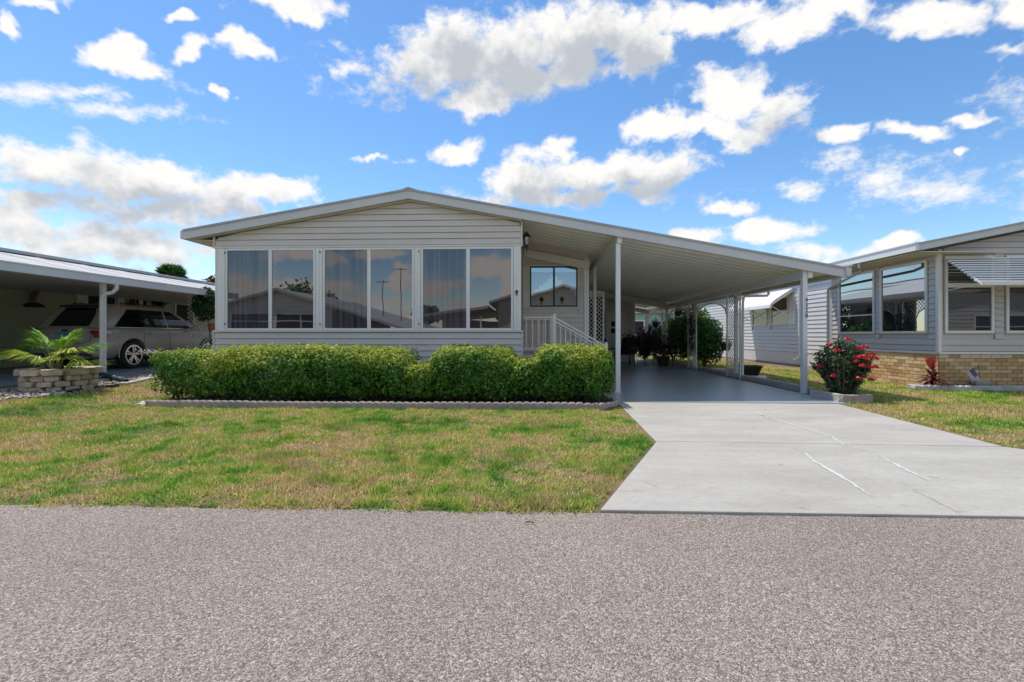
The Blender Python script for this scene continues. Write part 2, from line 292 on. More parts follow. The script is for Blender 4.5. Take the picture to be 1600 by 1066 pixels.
# ------------------------------------------------------------------ mesh helpers
class MB:
    def __init__(s): s.v = []; s.f = []; s.m = []; s.mats = None
    def add(s, vs, fs, mi=0):
        o = len(s.v); s.v += [tuple(p) for p in vs]; s.f += [tuple(i+o for i in f) for f in fs]; s.m += [mi]*len(fs); return s
    def box(s, x0, x1, y0, y1, z0, z1, mi=0):
        return s.add([(x0,y0,z0),(x1,y0,z0),(x1,y1,z0),(x0,y1,z0),(x0,y0,z1),(x1,y0,z1),(x1,y1,z1),(x0,y1,z1)],
                     [(0,3,2,1),(4,5,6,7),(0,1,5,4),(1,2,6,5),(2,3,7,6),(3,0,4,7)], mi)
    def hexa(s, p, mi=0):            # eight corners, bottom ring then top ring
        return s.add(p, [(0,3,2,1),(4,5,6,7),(0,1,5,4),(1,2,6,5),(2,3,7,6),(3,0,4,7)], mi)
    def prism(s, poly, vec, mi=0):   # polygon (3D points) extruded along vec
        n = len(poly); vec = Vector(vec); a = [Vector(p) for p in poly]
        return s.add(a+[p+vec for p in a], [tuple(range(n))[::-1], tuple(range(n, 2*n))]+[(i, (i+1) % n, n+(i+1) % n, n+i) for i in range(n)], mi)
    def beam(s, a, b, w, h, upv=(0,0,1), mi=0):
        a = Vector(a); b = Vector(b); d = (b-a).normalized(); r = d.cross(Vector(upv)).normalized(); u = r.cross(d)
        q = [a-r*w/2-u*h/2, a+r*w/2-u*h/2, b+r*w/2-u*h/2, b-r*w/2-u*h/2, a-r*w/2+u*h/2, a+r*w/2+u*h/2, b+r*w/2+u*h/2, b-r*w/2+u*h/2]
        return s.hexa(q, mi)
    def tube(s, pts, r, seg=10, mi=0, cap=True, radii=None):
        pts = [Vector(p) for p in pts]; rings = []; o = len(s.v); prev = None
        for i, p in enumerate(pts):
            d = (pts[min(i+1, len(pts)-1)]-pts[max(i-1, 0)]).normalized()
            if prev is None: x = d.orthogonal().normalized()
            else: x = (prev-d*prev.dot(d)).normalized()
            prev = x; y = d.cross(x); rr_ = radii[i] if radii else r
            for k in range(seg):
                t = 2*math.pi*k/seg; s.v.append(tuple(p+(x*math.cos(t)+y*math.sin(t))*rr_))
        for i in range(len(pts)-1):
            for k in range(seg):
                s.f.append((o+i*seg+k, o+i*seg+(k+1) % seg, o+(i+1)*seg+(k+1) % seg, o+(i+1)*seg+k)); s.m.append(mi)
        if cap:
            s.f.append(tuple(o+k for k in range(seg))[::-1]); s.m.append(mi); e = o+(len(pts)-1)*seg
            s.f.append(tuple(e+k for k in range(seg))); s.m.append(mi)
        return s
    def lathe(s, prof, c=(0,0,0), seg=20, mi=0):
        o = len(s.v)
        for (r, z) in prof:
            for k in range(seg):
                t = 2*math.pi*k/seg; s.v.append((c[0]+r*math.cos(t), c[1]+r*math.sin(t), c[2]+z))
        for i in range(len(prof)-1):
            for k in range(seg):
                s.f.append((o+i*seg+k, o+i*seg+(k+1) % seg, o+(i+1)*seg+(k+1) % seg, o+(i+1)*seg+k)); s.m.append(mi)
        s.f.append(tuple(o+k for k in range(seg))[::-1]); s.m.append(mi); e = o+(len(prof)-1)*seg
        s.f.append(tuple(e+k for k in range(seg))); s.m.append(mi)
        return s
    def xf(s, Mx): s.v = [tuple(Mx @ Vector(p)) for p in s.v]; return s
    def build(s, name, mats, parent=None, smooth=False, bevel=0, kind=None):
        me = bpy.data.meshes.new(name); me.from_pydata(s.v, [], s.f)
        if not isinstance(mats, (list, tuple)): mats = [mats]
        for q in mats: me.materials.append(q)
        if len(mats) > 1: me.polygons.foreach_set('material_index', s.m)
        if smooth: me.shade_smooth(); me.set_sharp_from_angle(angle=R(38))
        me.update(); return link(name, me, parent, bevel, kind)
def link(name, me, parent=None, bevel=0, kind=None):
    o = bpy.data.objects.new(name, me); COL.objects.link(o)
    if parent is not None:
        o.parent = parent
        if parent.type == 'EMPTY': o.matrix_parent_inverse = Matrix.Translation(-parent.location)
    if bevel:
        b = o.modifiers.new('bevel', 'BEVEL'); b.width = bevel; b.segments = 2; b.limit_method = 'ANGLE'
    if kind: o['kind'] = kind
    return o
def tag(o, label=None, cat=None, group=None, kind=None):
    if label: o['label'] = label
    if cat: o['category'] = cat
    if group: o['group'] = group
    if kind: o['kind'] = kind
    return o
def root(name, label, cat, loc=(0,0,0), group=None):
    o = bpy.data.objects.new(name, None); COL.objects.link(o); o.location = loc; o.empty_display_size = .1
    return tag(o, label, cat, group)
def npmesh(name, V, Fc, m, parent=None, rnd=None, kind=None, smooth=False):
    V = np.asarray(V, dtype=np.float32).reshape(-1, 3); Fc = np.asarray(Fc, dtype=np.int32); k = Fc.shape[1]; nf = len(Fc)
    me = bpy.data.meshes.new(name); me.vertices.add(len(V)); me.vertices.foreach_set('co', V.ravel())
    me.loops.add(nf*k); me.loops.foreach_set('vertex_index', Fc.ravel())
    me.polygons.add(nf); me.polygons.foreach_set('loop_start', np.arange(0, nf*k, k, dtype=np.int32))
    me.materials.append(m)
    if rnd is not None:
        a = me.attributes.new('rnd', 'FLOAT', 'POINT'); a.data.foreach_set('value', np.asarray(rnd, dtype=np.float32))
    me.update(calc_edges=True)
    if smooth: me.shade_smooth()
    return link(name, me, parent, 0, kind)
def copy_tree(o, parent=None):
    c = o.copy(); COL.objects.link(c); c.parent = parent
    if parent is not None: c.matrix_parent_inverse = o.matrix_parent_inverse.copy()
    for ch in list(o.children): copy_tree(ch, c)
    return c
def unit(a): return a/np.maximum(np.linalg.norm(a, axis=-1, keepdims=True), 1e-6)
def leaves(name, P, Nrm, size, m, parent, rnd, jit=.9, asp=.5, kind=None, fold=True):
    n = len(P); P = np.asarray(P); d = unit(np.asarray(Nrm)+rng.normal(0, jit, (n, 3)))
    t = unit(np.cross(d, rng.normal(0, 1, (n, 3)))); s = np.cross(d, t)
    sz = (np.asarray(size)*rng.uniform(.65, 1.3, n))[:, None]
    a = P-t*sz*.5; b = P+s*sz*asp*.5+d*sz*.08; c = P+t*sz*.5; e = P-s*sz*asp*.5+d*sz*.08
    V = np.stack([a, b, c, e], 1).reshape(-1, 3); Fq = (np.arange(n)[:, None]*4+np.arange(4)[None, :])
    return npmesh(name, V, Fq, m, parent, np.repeat(rnd, 4), kind)
def vnoise(x, y, s, seed=0):         # cheap smooth value noise
    x = np.asarray(x)*s; y = np.asarray(y)*s; xi = np.floor(x).astype(int); yi = np.floor(y).astype(int)
    def h(a, b):
        k = np.sin(a*127.1+b*311.7+seed*74.7)*43758.5453; return k-np.floor(k)
    fx = x-xi; fy = y-yi; fx = fx*fx*(3-2*fx); fy = fy*fy*(3-2*fy)
    return (h(xi, yi)*(1-fx)+h(xi+1, yi)*fx)*(1-fy)+(h(xi, yi+1)*(1-fx)+h(xi+1, yi+1)*fx)*fy
def fmap(kind, c):                   # (along, out, z) of a wall plane -> world
    if kind == '-y': return lambda a, d, z: (a, c-d, z)
    if kind == '-x': return lambda a, d, z: (c-d, a, z)
    if kind == '+x': return lambda a, d, z: (c+d, a, z)
    if kind == '+y': return lambda a, d, z: (a, c+d, z)
def siding(parent, fm, a0, a1, z0, z1, m, pitch=.127, holes=(), clip=None, out=.024, name='siding_board'):
    z = z0
    while z < z1-.01:
        zt = min(z+pitch, z1)
        hs_ = [h for h in holes if h[2] < zt-.005 and h[3] > z+.005]
        cuts = sorted([(h[0], h[1]) for h in hs_]); segs = []; s = a0
        for (c0, c1) in cuts:
            if c0 > s+.02: segs.append((s, c0))
            s = max(s, c1)
        if s < a1-.02: segs.append((s, a1))
        for (s0, s1) in segs:
            b0, b1, t0, t1 = s0, s1, s0, s1
            if clip:
                l0, r0 = clip(z); l1, r1 = clip(zt); b0, b1, t0, t1 = max(s0, l0), min(s1, r0), max(s0, l1), min(s1, r1)
                if t1 < t0: t0 = t1 = (t0+t1)/2
            if b1-b0 < .03: continue
            q = [fm(b0, out, z+.007), fm(b1, out, z+.007), fm(b1, 0, z+.007), fm(b0, 0, z+.007), fm(t0, .003, zt), fm(t1, .003, zt), fm(t1, 0, zt), fm(t0, 0, zt)]
            MB().hexa(q).build(name, m, parent)
        z = zt
def fbox(mb, fm, a0, a1, d0, d1, z0, z1, mi=0):
    return mb.hexa([fm(a0, d1, z0), fm(a1, d1, z0), fm(a1, d0, z0), fm(a0, d0, z0), fm(a0, d1, z1), fm(a1, d1, z1), fm(a1, d0, z1), fm(a0, d0, z1)], mi)
def window(parent, fm, a0, a1, z0, z1, fmt, pmat, fw=.05, out=.03, mull=(), rails=(), mw=.035, pd=.008):
    mb = MB(); fbox(mb, fm, a0, a1, 0, out, z0, z0+fw); fbox(mb, fm, a0, a1, 0, out, z1-fw, z1)
    fbox(mb, fm, a0, a0+fw, 0, out-.001, z0+fw, z1-fw); fbox(mb, fm, a1-fw, a1, 0, out-.001, z0+fw, z1-fw)
    for q in mull: fbox(mb, fm, q-mw/2, q+mw/2, 0, out-.004, z0+fw, z1-fw)
    for q in rails: fbox(mb, fm, a0+fw, a1-fw, 0, out-.007, q-mw/2, q+mw/2)
    w = mb.build('window', fmt, parent)
    ed = [a0+fw-.004]+sorted(mull)+[a1-fw+.004]
    for i in range(len(ed)-1):
        p = MB(); x0, x1 = ed[i], ed[i+1]; fbox(p, fm, x0+.002*(i > 0), x1-.002, .001, pd, z0+fw-.004, z1-fw+.004)
        p.build('pane', pmat[i] if isinstance(pmat, (list, tuple)) else pmat, w)
    return w
def lattice(mb, fm, a0, a1, z0, z1, pitch=.075, sw=.022, th=.008, test=None):
    # crossing diagonal slats clipped to the rectangle (and to an optional region test, cell by cell)
    c = pitch*math.sqrt(2)
    for sgn in (1, -1):
        k0 = int(math.floor((min(a0-sgn*z1, a0-sgn*z0))/c))-1; k1 = int(math.ceil(max(a1-sgn*z1, a1-sgn*z0)/c))+1
        for k in range(k0, k1+1):
            # line a = k*c + sgn*z
            za = z0; zb = z1
            lo = (a0-k*c)*sgn; hi = (a1-k*c)*sgn
            if lo > hi: lo, hi = hi, lo
            s = max(z0, lo); e = min(z1, hi)
            if e-s < .01: continue
            segs = [(s, e)]
            if test:
                segs = []; nn = max(1, int((e-s)/.04)); cur = None
                for i in range(nn):
                    p = s+(e-s)*i/nn; q = s+(e-s)*(i+1)/nn
                    if test(k*c+sgn*(p+q)/2, (p+q)/2):
                        cur = (cur[0], q) if cur else (p, q)
                    else:
                        if cur: segs.append(cur)
                        cur = None
                if cur: segs.append(cur)
            h = sw*.707; d0 = 0 if sgn > 0 else th; d1 = d0+th
            for (s_, e_) in segs:
                A = [(k*c+sgn*s_-h, s_), (k*c+sgn*s_+h, s_), (k*c+sgn*e_+h, e_), (k*c+sgn*e_-h, e_)]
                A = [(min(max(x, a0), a1), z) for x, z in A]
                mb.hexa([fm(x, d0, z) for x, z in A]+[fm(x, d1, z) for x, z in A])
    return mb
# ================================================================== the setting
ST = 'structure'
xs = np.concatenate([[-600, -150, -50, -25], np.arange(-16, 12.01, .4), [18, 30, 60, 150, 600]])
ys = np.concatenate([[-600, -100, -30, -12, 0, 2.5], np.arange(2.9, 12, .15), np.arange(12, 30, 1.0), [40, 60, 120, 300, 900]])
XX, YY = np.meshgrid(xs, ys); ZZ = ground(XX, YY)-.012*(YY < 3.0)
V = np.stack([XX, YY, ZZ], -1).reshape(-1, 3); nx = len(xs)
i, j = np.meshgrid(np.arange(nx-1), np.arange(len(ys)-1)); q = (j*nx+i).ravel()
Fq = np.stack([q, q+1, q+nx+1, q+nx], 1)
npmesh('ground', V, Fq, M['lawnsoil'], kind=ST, smooth=True)
# road with a slightly ragged far edge
mb = MB(); rr = random.Random(3); prev = None
ex = [-80, -40, -20]+[-14+k*.14 for k in range(190)]+[20, 40, 80]
pts = [(x, 3.10+(rr.uniform(-.022, .022) if -15 < x < .4 or x > 6 else rr.uniform(-.006, .006))) for x in ex]
for k in range(len(pts)-1):
    (x0, y0), (x1, y1) = pts[k], pts[k+1]; mb.add([(x0, -4.2, .012), (x1, -4.2, .012), (x1, y1, .012), (x0, y0, .012)], [(0, 1, 2, 3)])
mb.build('road', M['asphalt'], kind=ST)
# driveway: two cast slabs
dw = root('driveway', None, None, (3.3, 5.6, 0)); dw['kind'] = ST
def slab(poly, zt, name, m, par, dz=.10):
    mb = MB(); mb.prism([(x, y, zt-dz) for x, y in poly], (0, 0, dz)); return mb.build(name, m, par, bevel=.006)
slab([(1.405, 5.145), (.475, 3.112), (6.45, 3.086), (4.99, 5.03)], .030, 'concrete_slab', M['concrete'], dw)
slab([(1.54, 8.13), (1.40, 5.157), (4.985, 5.045), (5.27, 8.05)], .030, 'concrete_slab', M['concrete'], dw)
def ribbon(name, pp, w, z, m, par, seed=0):
    r_ = random.Random(seed); L_ = []; R_ = []; P2 = []
    for k in range(len(pp)-1):
        a, b = Vector(pp[k]), Vector(pp[k+1]); nn = max(2, int((b-a).length/.05))
        for s in range(nn): P2.append(a.lerp(b, s/nn)+Vector((r_.uniform(-.008, .008), r_.uniform(-.008, .008))))
    P2.append(Vector(pp[-1])); V_ = []; n = len(P2)
    for k, p in enumerate(P2):
        d = (P2[min(k+1, n-1)]-P2[max(k-1, 0)]).normalized(); o = Vector((-d.y, d.x)); t = k/(n-1)
        ww = w*(.35+.65*math.sin(math.pi*min(1, max(.02, t))))*r_.uniform(.5, 1.25)/2
        V_ += [(p.x+o.x*ww, p.y+o.y*ww, z), (p.x-o.x*ww, p.y-o.y*ww, z)]
    MB().add(V_, [(2*k, 2*k+1, 2*k+3, 2*k+2) for k in range(n-1)]).build(name, m, par)
def gp2(px, py): return GP(px, py)
for k, (pp, w) in enumerate([([(1258, 709), (1270, 721), (1320, 750), (1362, 777)], .035), ([(1372, 713), (1420, 738), (1455, 754)], .035),
        ([(1190, 650), (1262, 672), (1300, 684), (1318, 697)], .04), ([(1318, 697), (1357, 706)], .02), ([(1180, 642), (1232, 637)], .03), ([(1130, 640), (1180, 644), (1200, 655)], .025), ([(1450, 745), (1466, 748)], .03)]):
    ribbon('crack_filler', [gp2(*p) for p in pp], w, .0335, M['filler'], dw, k)
ribbon('hairline_crack', [gp2(*p) for p in [(1425, 767), (1462, 785), (1505, 813)]], .0055, .0335, M['edging'], dw, 9)
# painted carport floor
slab([(-.2, 8.15), (5.44, 8.07), (5.62, 22.5), (-.2, 22.5)], .040, 'carport_floor', M['bluefloor'], None, .12)['kind'] = ST
slab([(-18, 2.95), (-9.35, 2.95), (-9.35, 26), (-18, 26)], .30, 'neighbour_carport_floor', M['slate'], None, .25)['kind'] = ST

# ================================================================== the house
FY = 9.5; WL, WR = -6.62, -.17
FCY = 9.32
RX, RZ = PX(638, FCY), PZ(638, 297, FCY); ELX, ELZ = PX(286, FCY), PZ(286, 361, FCY); ERX, ERZ = PX(1323, FCY), PZ(1323, 420, FCY)
def roofz(x): return RZ-(RX-x)*(RZ-ELZ)/(RX-ELX) if x < RX else RZ-(x-RX)*(RZ-ERZ)/(ERX-RX)
H = root('mobile_home', 'long grey mobile home with six tinted porch windows under a low gable', 'house', (-3.4, 9.5, 0))
# walls
def wallbox(par, x0, x1, y0, y1, z0, z1, m, name='wall'): return MB().box(x0, x1, y0, y1, z0, z1).build(name, m, par)
TH = .02
mb = MB(); mb.prism([(WL+.03, FY+.02, .45), (WR-.03, FY+.02, .45), (WR-.03, FY+.02, roofz(WR)-.2), (RX, FY+.02, RZ-.2), (WL+.03, FY+.02, roofz(WL)-.2)], (0, .12, 0)); mb.build('wall', M['siding'], H)
wallbox(H, WR-.13, WR-.02, FY+.14, 11.88, .45, roofz(WR)-.2, M['siding'])
wallbox(H, WL+.02, WL+.14, FY+.14, 27.9, .45, roofz(WL)-.2, M['siding'])
fF = fmap('-y', FY)
siding(H, fF, WL-.02, WR+.01, .62, 1.265, M['siding'])
siding(H, fF, WL+.0, WR+.0, 3.075, 4.0, M['siding'], holes=(), clip=lambda z: (max(WL, RX-(RZ-.20-z)/((RZ-ELZ)/(RX-ELX))), min(WR, RX+(RZ-.20-z)/((RZ-ERZ)/(ERX-RX)))))
sw = fmap('+x', WR-.02); siding(H, sw, FY+.03, 11.88, .62, 3.4, M['siding'])
siding(H, fmap('-x', WL+.02), FY+.03, 16, .62, 3.1, M['siding'])
# trims
mb = MB(); fbox(mb, fF, WL-.04, WR+.03, 0, .035, 3.03, 3.073); fbox(mb, fF, WR-.0, WR+.03, .0, .036, 3.075, roofz(WR)-.19); fbox(mb, fF, WL-.04, WL-.01, 0, .036, 3.075, roofz(WL)-.19)
fbox(mb, fF, WR+.012, WR+.04, 0, .036, .55, 1.262); fbox(mb, fF, WL-.05, WL-.022, 0, .036, .55, 1.262)
fbox(mb, fF, WL-.05, WR+.04, 0, .045, 1.267, 1.30); mb.build('trim', M['cream'], H, bevel=.003)
mb = MB(); fbox(mb, fF, WL, WR, -.02, .03, .55, .615); mb.build('base_trim', M['white'], H)
mb = MB(); fbox(mb, fF, WL+.05, WR-.05, -.12, -.04, 0, .549); mb.build('skirting', M['siding'], H)
# porch window band
zb, zt = 1.302, 3.028
bays = []
def X5(p): return PX(p, FY)
def wpost(a, b, out):
    mb = MB(); fbox(mb, fF, a, b, 0, out, zb, zt); c_ = (a+b)/2 if b-a < .2 else (a+.03 if a < -5 else b-.03); fbox(mb, fF, c_-.012, c_+.012, out, out+.012, zb+.01, zt-.01); mb.build('window_post', M['frame'], H, bevel=.004)
wpost(WL, X5(352.5), .03); wpost(X5(802.5), WR, .03)
for a, b in ((494, 504.5), (648, 657.5)): wpost(X5(a), X5(b), .031)
for a, b, mu in ((353, 493.5, 423), (505, 647.5, 577), (658, 802, 731.5)):
    window(H, fF, X5(a)+.002, X5(b)-.002, zb+.002, zt-.002, M['frame'], [M['screen'], M['glass']], fw=.042, out=.026, mull=[X5(mu)], mw=.075)
mb = MB()
for a in (497, 651, 349):
    for z in (1.42, 2.92): mb.box(X5(a)+.05, X5(a)+.066, FY-.047, FY-.028, z, z+.035)
mb.build('window_latch', M['black'], H)
mb = MB(); mb.lathe([(.012, 0), (.03, .0), (.03, .012), (.012, .02)], seg=12); mb.v = [(p[0]+X5(807.5), FY-.031-p[2], p[1]+2.10) for p in mb.v]; mb.box(X5(807.5)-.014, X5(807.5)+.014, FY-.075, FY-.05, 2.02, 2.10)
mb.build('tap', M['black'], H)
# roof shell and fascia
RT = .055; YB = 28
mb = MB()
for (xa, za, xb, zb_) in ((ELX+.02, ELZ, RX, RZ), (RX, RZ, WR, roofz(WR))):
    mb.hexa([(xa, 9.36, za-RT-.01), (xb, 9.36, zb_-RT-.01), (xb, YB, zb_-RT-.01), (xa, YB, za-RT-.01), (xa, 9.36, za-.012), (xb, 9.36, zb_-.012), (xb, YB, zb_-.012), (xa, YB, za-.012)])
mb.build('roof', M['rooftop'], H)
mb = MB(); s1 = (RZ-ELZ)/(RX-ELX)
mb.hexa([(ELX+.03, 9.37, ELZ-.17), (RX, 9.37, RZ-.19), (RX, 9.5, RZ-.19), (ELX+.03, 9.5, ELZ-.17), (ELX+.03, 9.37, ELZ-.16), (RX, 9.37, RZ-.18), (RX, 9.5, RZ-.18), (ELX+.03, 9.5, ELZ-.16)])
mb.hexa([(RX, 9.37, RZ-.19), (WR+.02, 9.37, roofz(WR)-.19), (WR+.02, 9.5, roofz(WR)-.19), (RX, 9.5, RZ-.19), (RX, 9.37, RZ-.18), (WR+.02, 9.37, roofz(WR)-.18), (WR+.02, 9.5, roofz(WR)-.18), (RX, 9.5, RZ-.18)])
mb.box(ELX+.03, WL-.06, 9.5, 20, ELZ-.17, ELZ-.155)
mb.build('soffit', M['cream'], H)
def fascia(par, x0, z0, x1, z1, y, hgt=.165, name='fascia'):
    mb = MB(); mb.hexa([(x0, y, z0-hgt), (x1, y, z1-hgt), (x1, y+.04, z1-hgt), (x0, y+.04, z0-hgt), (x0, y, z0), (x1, y, z1), (x1, y+.04, z1), (x0, y+.04, z0)])
    mb.hexa([(x0, y-.012, z0-hgt-.012), (x1, y-.012, z1-hgt-.012), (x1, y+.03, z1-hgt-.012), (x0, y+.03, z0-hgt-.012), (x0, y-.012, z0-hgt), (x1, y-.012, z1-hgt), (x1, y+.03, z1-hgt), (x0, y+.03, z0-hgt)])
    mb.build(name, M['fascia'], par)
    mb = MB(); mb.hexa([(x0, y-.022, z0-.012), (x1, y-.022, z1-.012), (x1, y+.06, z1-.012), (x0, y+.06, z0-.012), (x0, y-.022, z0+.03), (x1, y-.022, z1+.03), (x1, y+.06, z1+.03), (x0, y+.06, z0+.03)])
    mb.build('drip_cap', M['cap'], par)
fascia(H, ELX, ELZ, RX, RZ, FCY); fascia(H, RX, RZ, WR+.02, roofz(WR+.02), FCY)
mb = MB(); mb.box(ELX-.06, ELX-.001, FCY, 27, ELZ-.16, ELZ+.01); mb.build('gutter', M['fascia'], H)
mb = MB(); mb.hexa([(RX-.22, FCY, RZ-.015), (RX, 9.29, RZ+.03), (RX, YB, RZ+.03), (RX-.22, YB, RZ-.015), (RX-.2, FCY, RZ-.0), (RX, 9.29, RZ+.055), (RX, YB, RZ+.055), (RX-.2, YB, RZ)])
mb.hexa([(RX, 9.29, RZ+.03), (RX+.22, FCY, RZ-.015), (RX+.22, YB, RZ-.015), (RX, YB, RZ+.03), (RX, 9.29, RZ+.055), (RX+.2, FCY, RZ), (RX+.2, YB, RZ), (RX, YB, RZ+.055)])
mb.build('ridge_cap', M['cap'], H)
# recessed entrance wall
RY = 11.9; fR = fmap('-y', RY)
MB().prism([(WR-.02, RY+.02, .3), (1.5, RY+.02, .3), (1.5, RY+.02, roofz(1.5)-.06), (WR-.02, RY+.02, roofz(WR)-.06)], (0, .1, 0)).build('wall', M['siding'], H)
def XR(p): return PX(p, RY)
wz0, wz1 = PZ(865, 479, RY), PZ(865, 417, RY)
siding(H, fR, WR-.0, 1.40, .5, roofz(1.4)-.32, M['siding'], holes=[(XR(820), XR(905), wz0-.06, wz1+.06)], clip=lambda z: (WR, 1.40))
mb = MB(); fbox(mb, fR, XR(820.5), XR(904.5), 0, .02, wz1+.012, wz1+.05); fbox(mb, fR, XR(820.5), XR(904.5), 0, .02, wz0-.05, wz0-.012)
fbox(mb, fR, XR(902.5), XR(904.5), 0, .021, wz0-.012, wz1+.012); fbox(mb, fR, WR+.01, XR(827.5), 0, .012, wz0-.012, wz1+.012); fbox(mb, fR, XR(826), XR(828)-.002, .012, .024, wz0-.012, wz1+.012)
mb.build('window_trim', M['cream'], H)
w = window(H, fR, XR(828)+.002, XR(902.3), wz0-.01, wz1+.01, M['bronze'], M['glass2'], fw=.035, out=.03, mull=[XR(865.5)], mw=.05)
# scalloped valance visible behind that window
mb = MB(); x0, x1 = XR(830), XR(900); nq = 22; vm = (x0+x1)/2
for k in range(nq):
    xa, xb = x0+(x1-x0)*k/nq, x0+(x1-x0)*(k+1)/nq; mid = (xa+xb)/2; dz = .16+.52*(abs(mid-vm)/(x1-vm))**1.0+.05*(k % 2)
    mb.add([(xa, RY-.0095, wz1-.14), (xa, RY-.0095, wz1-dz), (mid, RY-.0095, wz1-dz-.04), (xb, RY-.0095, wz1-dz), (xb, RY-.0095, wz1-.14)], [(0, 1, 2, 3, 4)])
mb.build('valance', glass('valance_cloth', (.8, .85, .9), (.34, .38, .42), .3), w)
mb = MB()
for xx in (XR(846), XR(878)):
    for k in range(9):
        a = -1.2+2.4*k/8; mb.tube([(xx, RY-.011, wz0+.13), (xx+.07*math.sin(a), RY-.012, wz0+.13+.12*math.cos(a))], .008, 5)
mb.build('potted_sprig', M['vine'], w)
mb = MB()
for xx in (XR(846), XR(878)): mb.hexa([(xx-.02, RY-.016, wz0+.04), (xx+.02, RY-.016, wz0+.04), (xx+.02, RY-.008, wz0+.04), (xx-.02, RY-.008, wz0+.04), (xx-.035, RY-.016, wz0+.13), (xx+.035, RY-.016, wz0+.13), (xx+.035, RY-.008, wz0+.13), (xx-.035, RY-.008, wz0+.13)])
mb.build('little_pot', M['terra'], w)
mb = MB(); mb.box(1.405, 1.53, RY-.03, RY+.1, .3, roofz(1.5)-.23); mb.build('corner_trim', M['white'], H, bevel=.004)
mb = MB(); mb.beam((WR+.03, RY-.06, PZ(820, 397, RY)), (1.53, RY-.06, PZ(918, 417, RY)), .08, .17, (0, 0, 1)); mb.beam((WR+.03, RY-.08, PZ(820, 397, RY)+.085), (1.55, RY-.08, PZ(918, 417, RY)+.085), .11, .05, (0, 0, 1)); mb.build('eave_beam', M['cream'], H, bevel=.004)
wallbox(H, 1.38, 1.5, RY+.12, 19.98, .04, roofz(1.5)-.07, M['siding'])
siding(H, fmap('+x', 1.5), RY+.12, 19.98, .1, 3.1, M['siding'], pitch=.2)

# ================================================================== carport
C = root('carport', 'open white carport with a long sloping roof and lattice arches over the painted floor', 'carport', (3.6, 9.4, .04))
def cz(x): return roofz(x)
# roof pans, each 0.305 m wide with a raised rib, seen from below
y = 9.38; P0 = WR+.03; pan = None
sl_ = (ERZ-roofz(P0))/(ERX-P0)
while y < 23:
    if pan is None:
        mb = MB(); w_ = .303
        prof = [(0, 0), (.012, -.024), (.030, -.024), (.042, -.006), (.16, -.012), (.165, -.02), (.175, -.02), (.18, -.012), (w_, -.004)]
        n_ = len(prof); za, zb_ = cz(P0)-.055, cz(ERX-.05)-.055
        for (xx, zz) in ((P0, za), (ERX-.05, zb_)):
            for (a, d) in prof: mb.v.append((xx, a, zz+d))
            for (a, d) in reversed(prof): mb.v.append((xx, a, zz+d+.004))
        t = 2*n_
        for k in range(t): mb.f.append((k, (k+1) % t, t+(k+1) % t, t+k)); mb.m.append(0)
        mb.f += [tuple(range(t))[::-1], tuple(range(t, 2*t))]; mb.m += [0, 0]
        pan = mb.build('roof_pan', M['pan'], C); pm = pan.data; pan.location = (0, y, 0)
    else:
        o = link('roof_pan', pm, C); o.location = (0, y, 0)
    y += .305
mb = MB(); mb.hexa([(WR, 9.36, cz(WR)-.04), (ERX-.03, 9.36, ERZ-.04), (ERX-.03, 23.2, ERZ-.04), (WR, 23.2, cz(WR)-.04), (WR, 9.36, cz(WR)-.012), (ERX-.03, 9.36, ERZ-.012), (ERX-.03, 23.2, ERZ-.012), (WR, 23.2, cz(WR)-.012)]); mb.build('roof_deck', M['rooftop'], C)
fascia(C, WR+.022, roofz(WR+.022), ERX, ERZ, FCY)
# gutter along the low side: profile
prof = [(0, .02), (0, -.12), (.03, -.145), (.085, -.145), (.105, -.10), (.105, .02)]
mb = MB(); mb.prism([(ERX-.03+a, 9.29, ERZ+.0+b) for a, b in prof], (0, 14.2, 0)); mb.build('gutter', M['fascia'], C)
BX1, BX2 = 1.82, 5.585
def beamz(x): return cz(x)-.115
for bx, ylist in ((BX1, (9.45, 12.75, 15.95, 19.1)), (BX2, (9.45, 12.76, 15.95, 19.1, 22.2))):
    zt_ = beamz(bx)
    mb = MB(); mb.box(bx-.04, bx+.04, 9.38, 22.4, zt_-.17, zt_); mb.box(bx-.045, bx+.045, 9.372, 9.40, zt_-.175, zt_+.0); mb.box(bx-.05, bx+.05, 9.41, 22.38, zt_-.18, zt_-.165)
    mb.build('beam', M['white'], C, bevel=.004)
    for yy in ylist:
        xo = bx-.10 if bx == BX2 else bx-.02
        if bx == BX2: xo = bx-.085
        s = .045 if yy < 10 else .038
        if bx == BX2 and yy > 10: xo = bx+.035
        mb = MB(); x_ = xo
        mb.box(x_-s, x_+s, yy-s, yy+s, .04, zt_-(.181 if bx == BX1 else .0)); 
        mb.box(x_-s*.35, x_+s*.35, yy-s-.004, yy-s+.002, .05, zt_-.2)
        p = mb.build('post', M['white'], C, bevel=.006)
        mb = MB(); mb.box(x_-.062, x_+.062, yy-.05, yy+.05, .041, .048)
        for dx in (-.055, .055): mb.lathe([(.007, 0), (.007, .014)], (x_+dx, yy-.03, .048), 6)
        mb.build('foot_plate', M['white'], p)
        if yy < 10 and bx == BX2:      # house number
            fc = bpy.data.curves.new('number', 'FONT'); fc.align_x = 'CENTER'; fc.extrude = .003; fc.size = .125
            for k, ch in enumerate('4330'):
                fc.body = ch; to = bpy.data.objects.new('tmp', fc); COL.objects.link(to)
                bpy.context.view_layer.update()
                me = bpy.data.meshes.new_from_object(to.evaluated_get(bpy.context.evaluated_depsgraph_get())); bpy.data.objects.remove(to)
                me.transform(Matrix.Translation((x_+.0225, yy-s-.012, PZ(1264, 472+k*8.2, yy)-.0)) @ Matrix.Rotation(R(90), 4, 'X') @ Matrix.Scale(.85, 4, (1, 0, 0)))
                me.materials.clear(); me.materials.append(M['black']); link('house_number_digit', me, p)
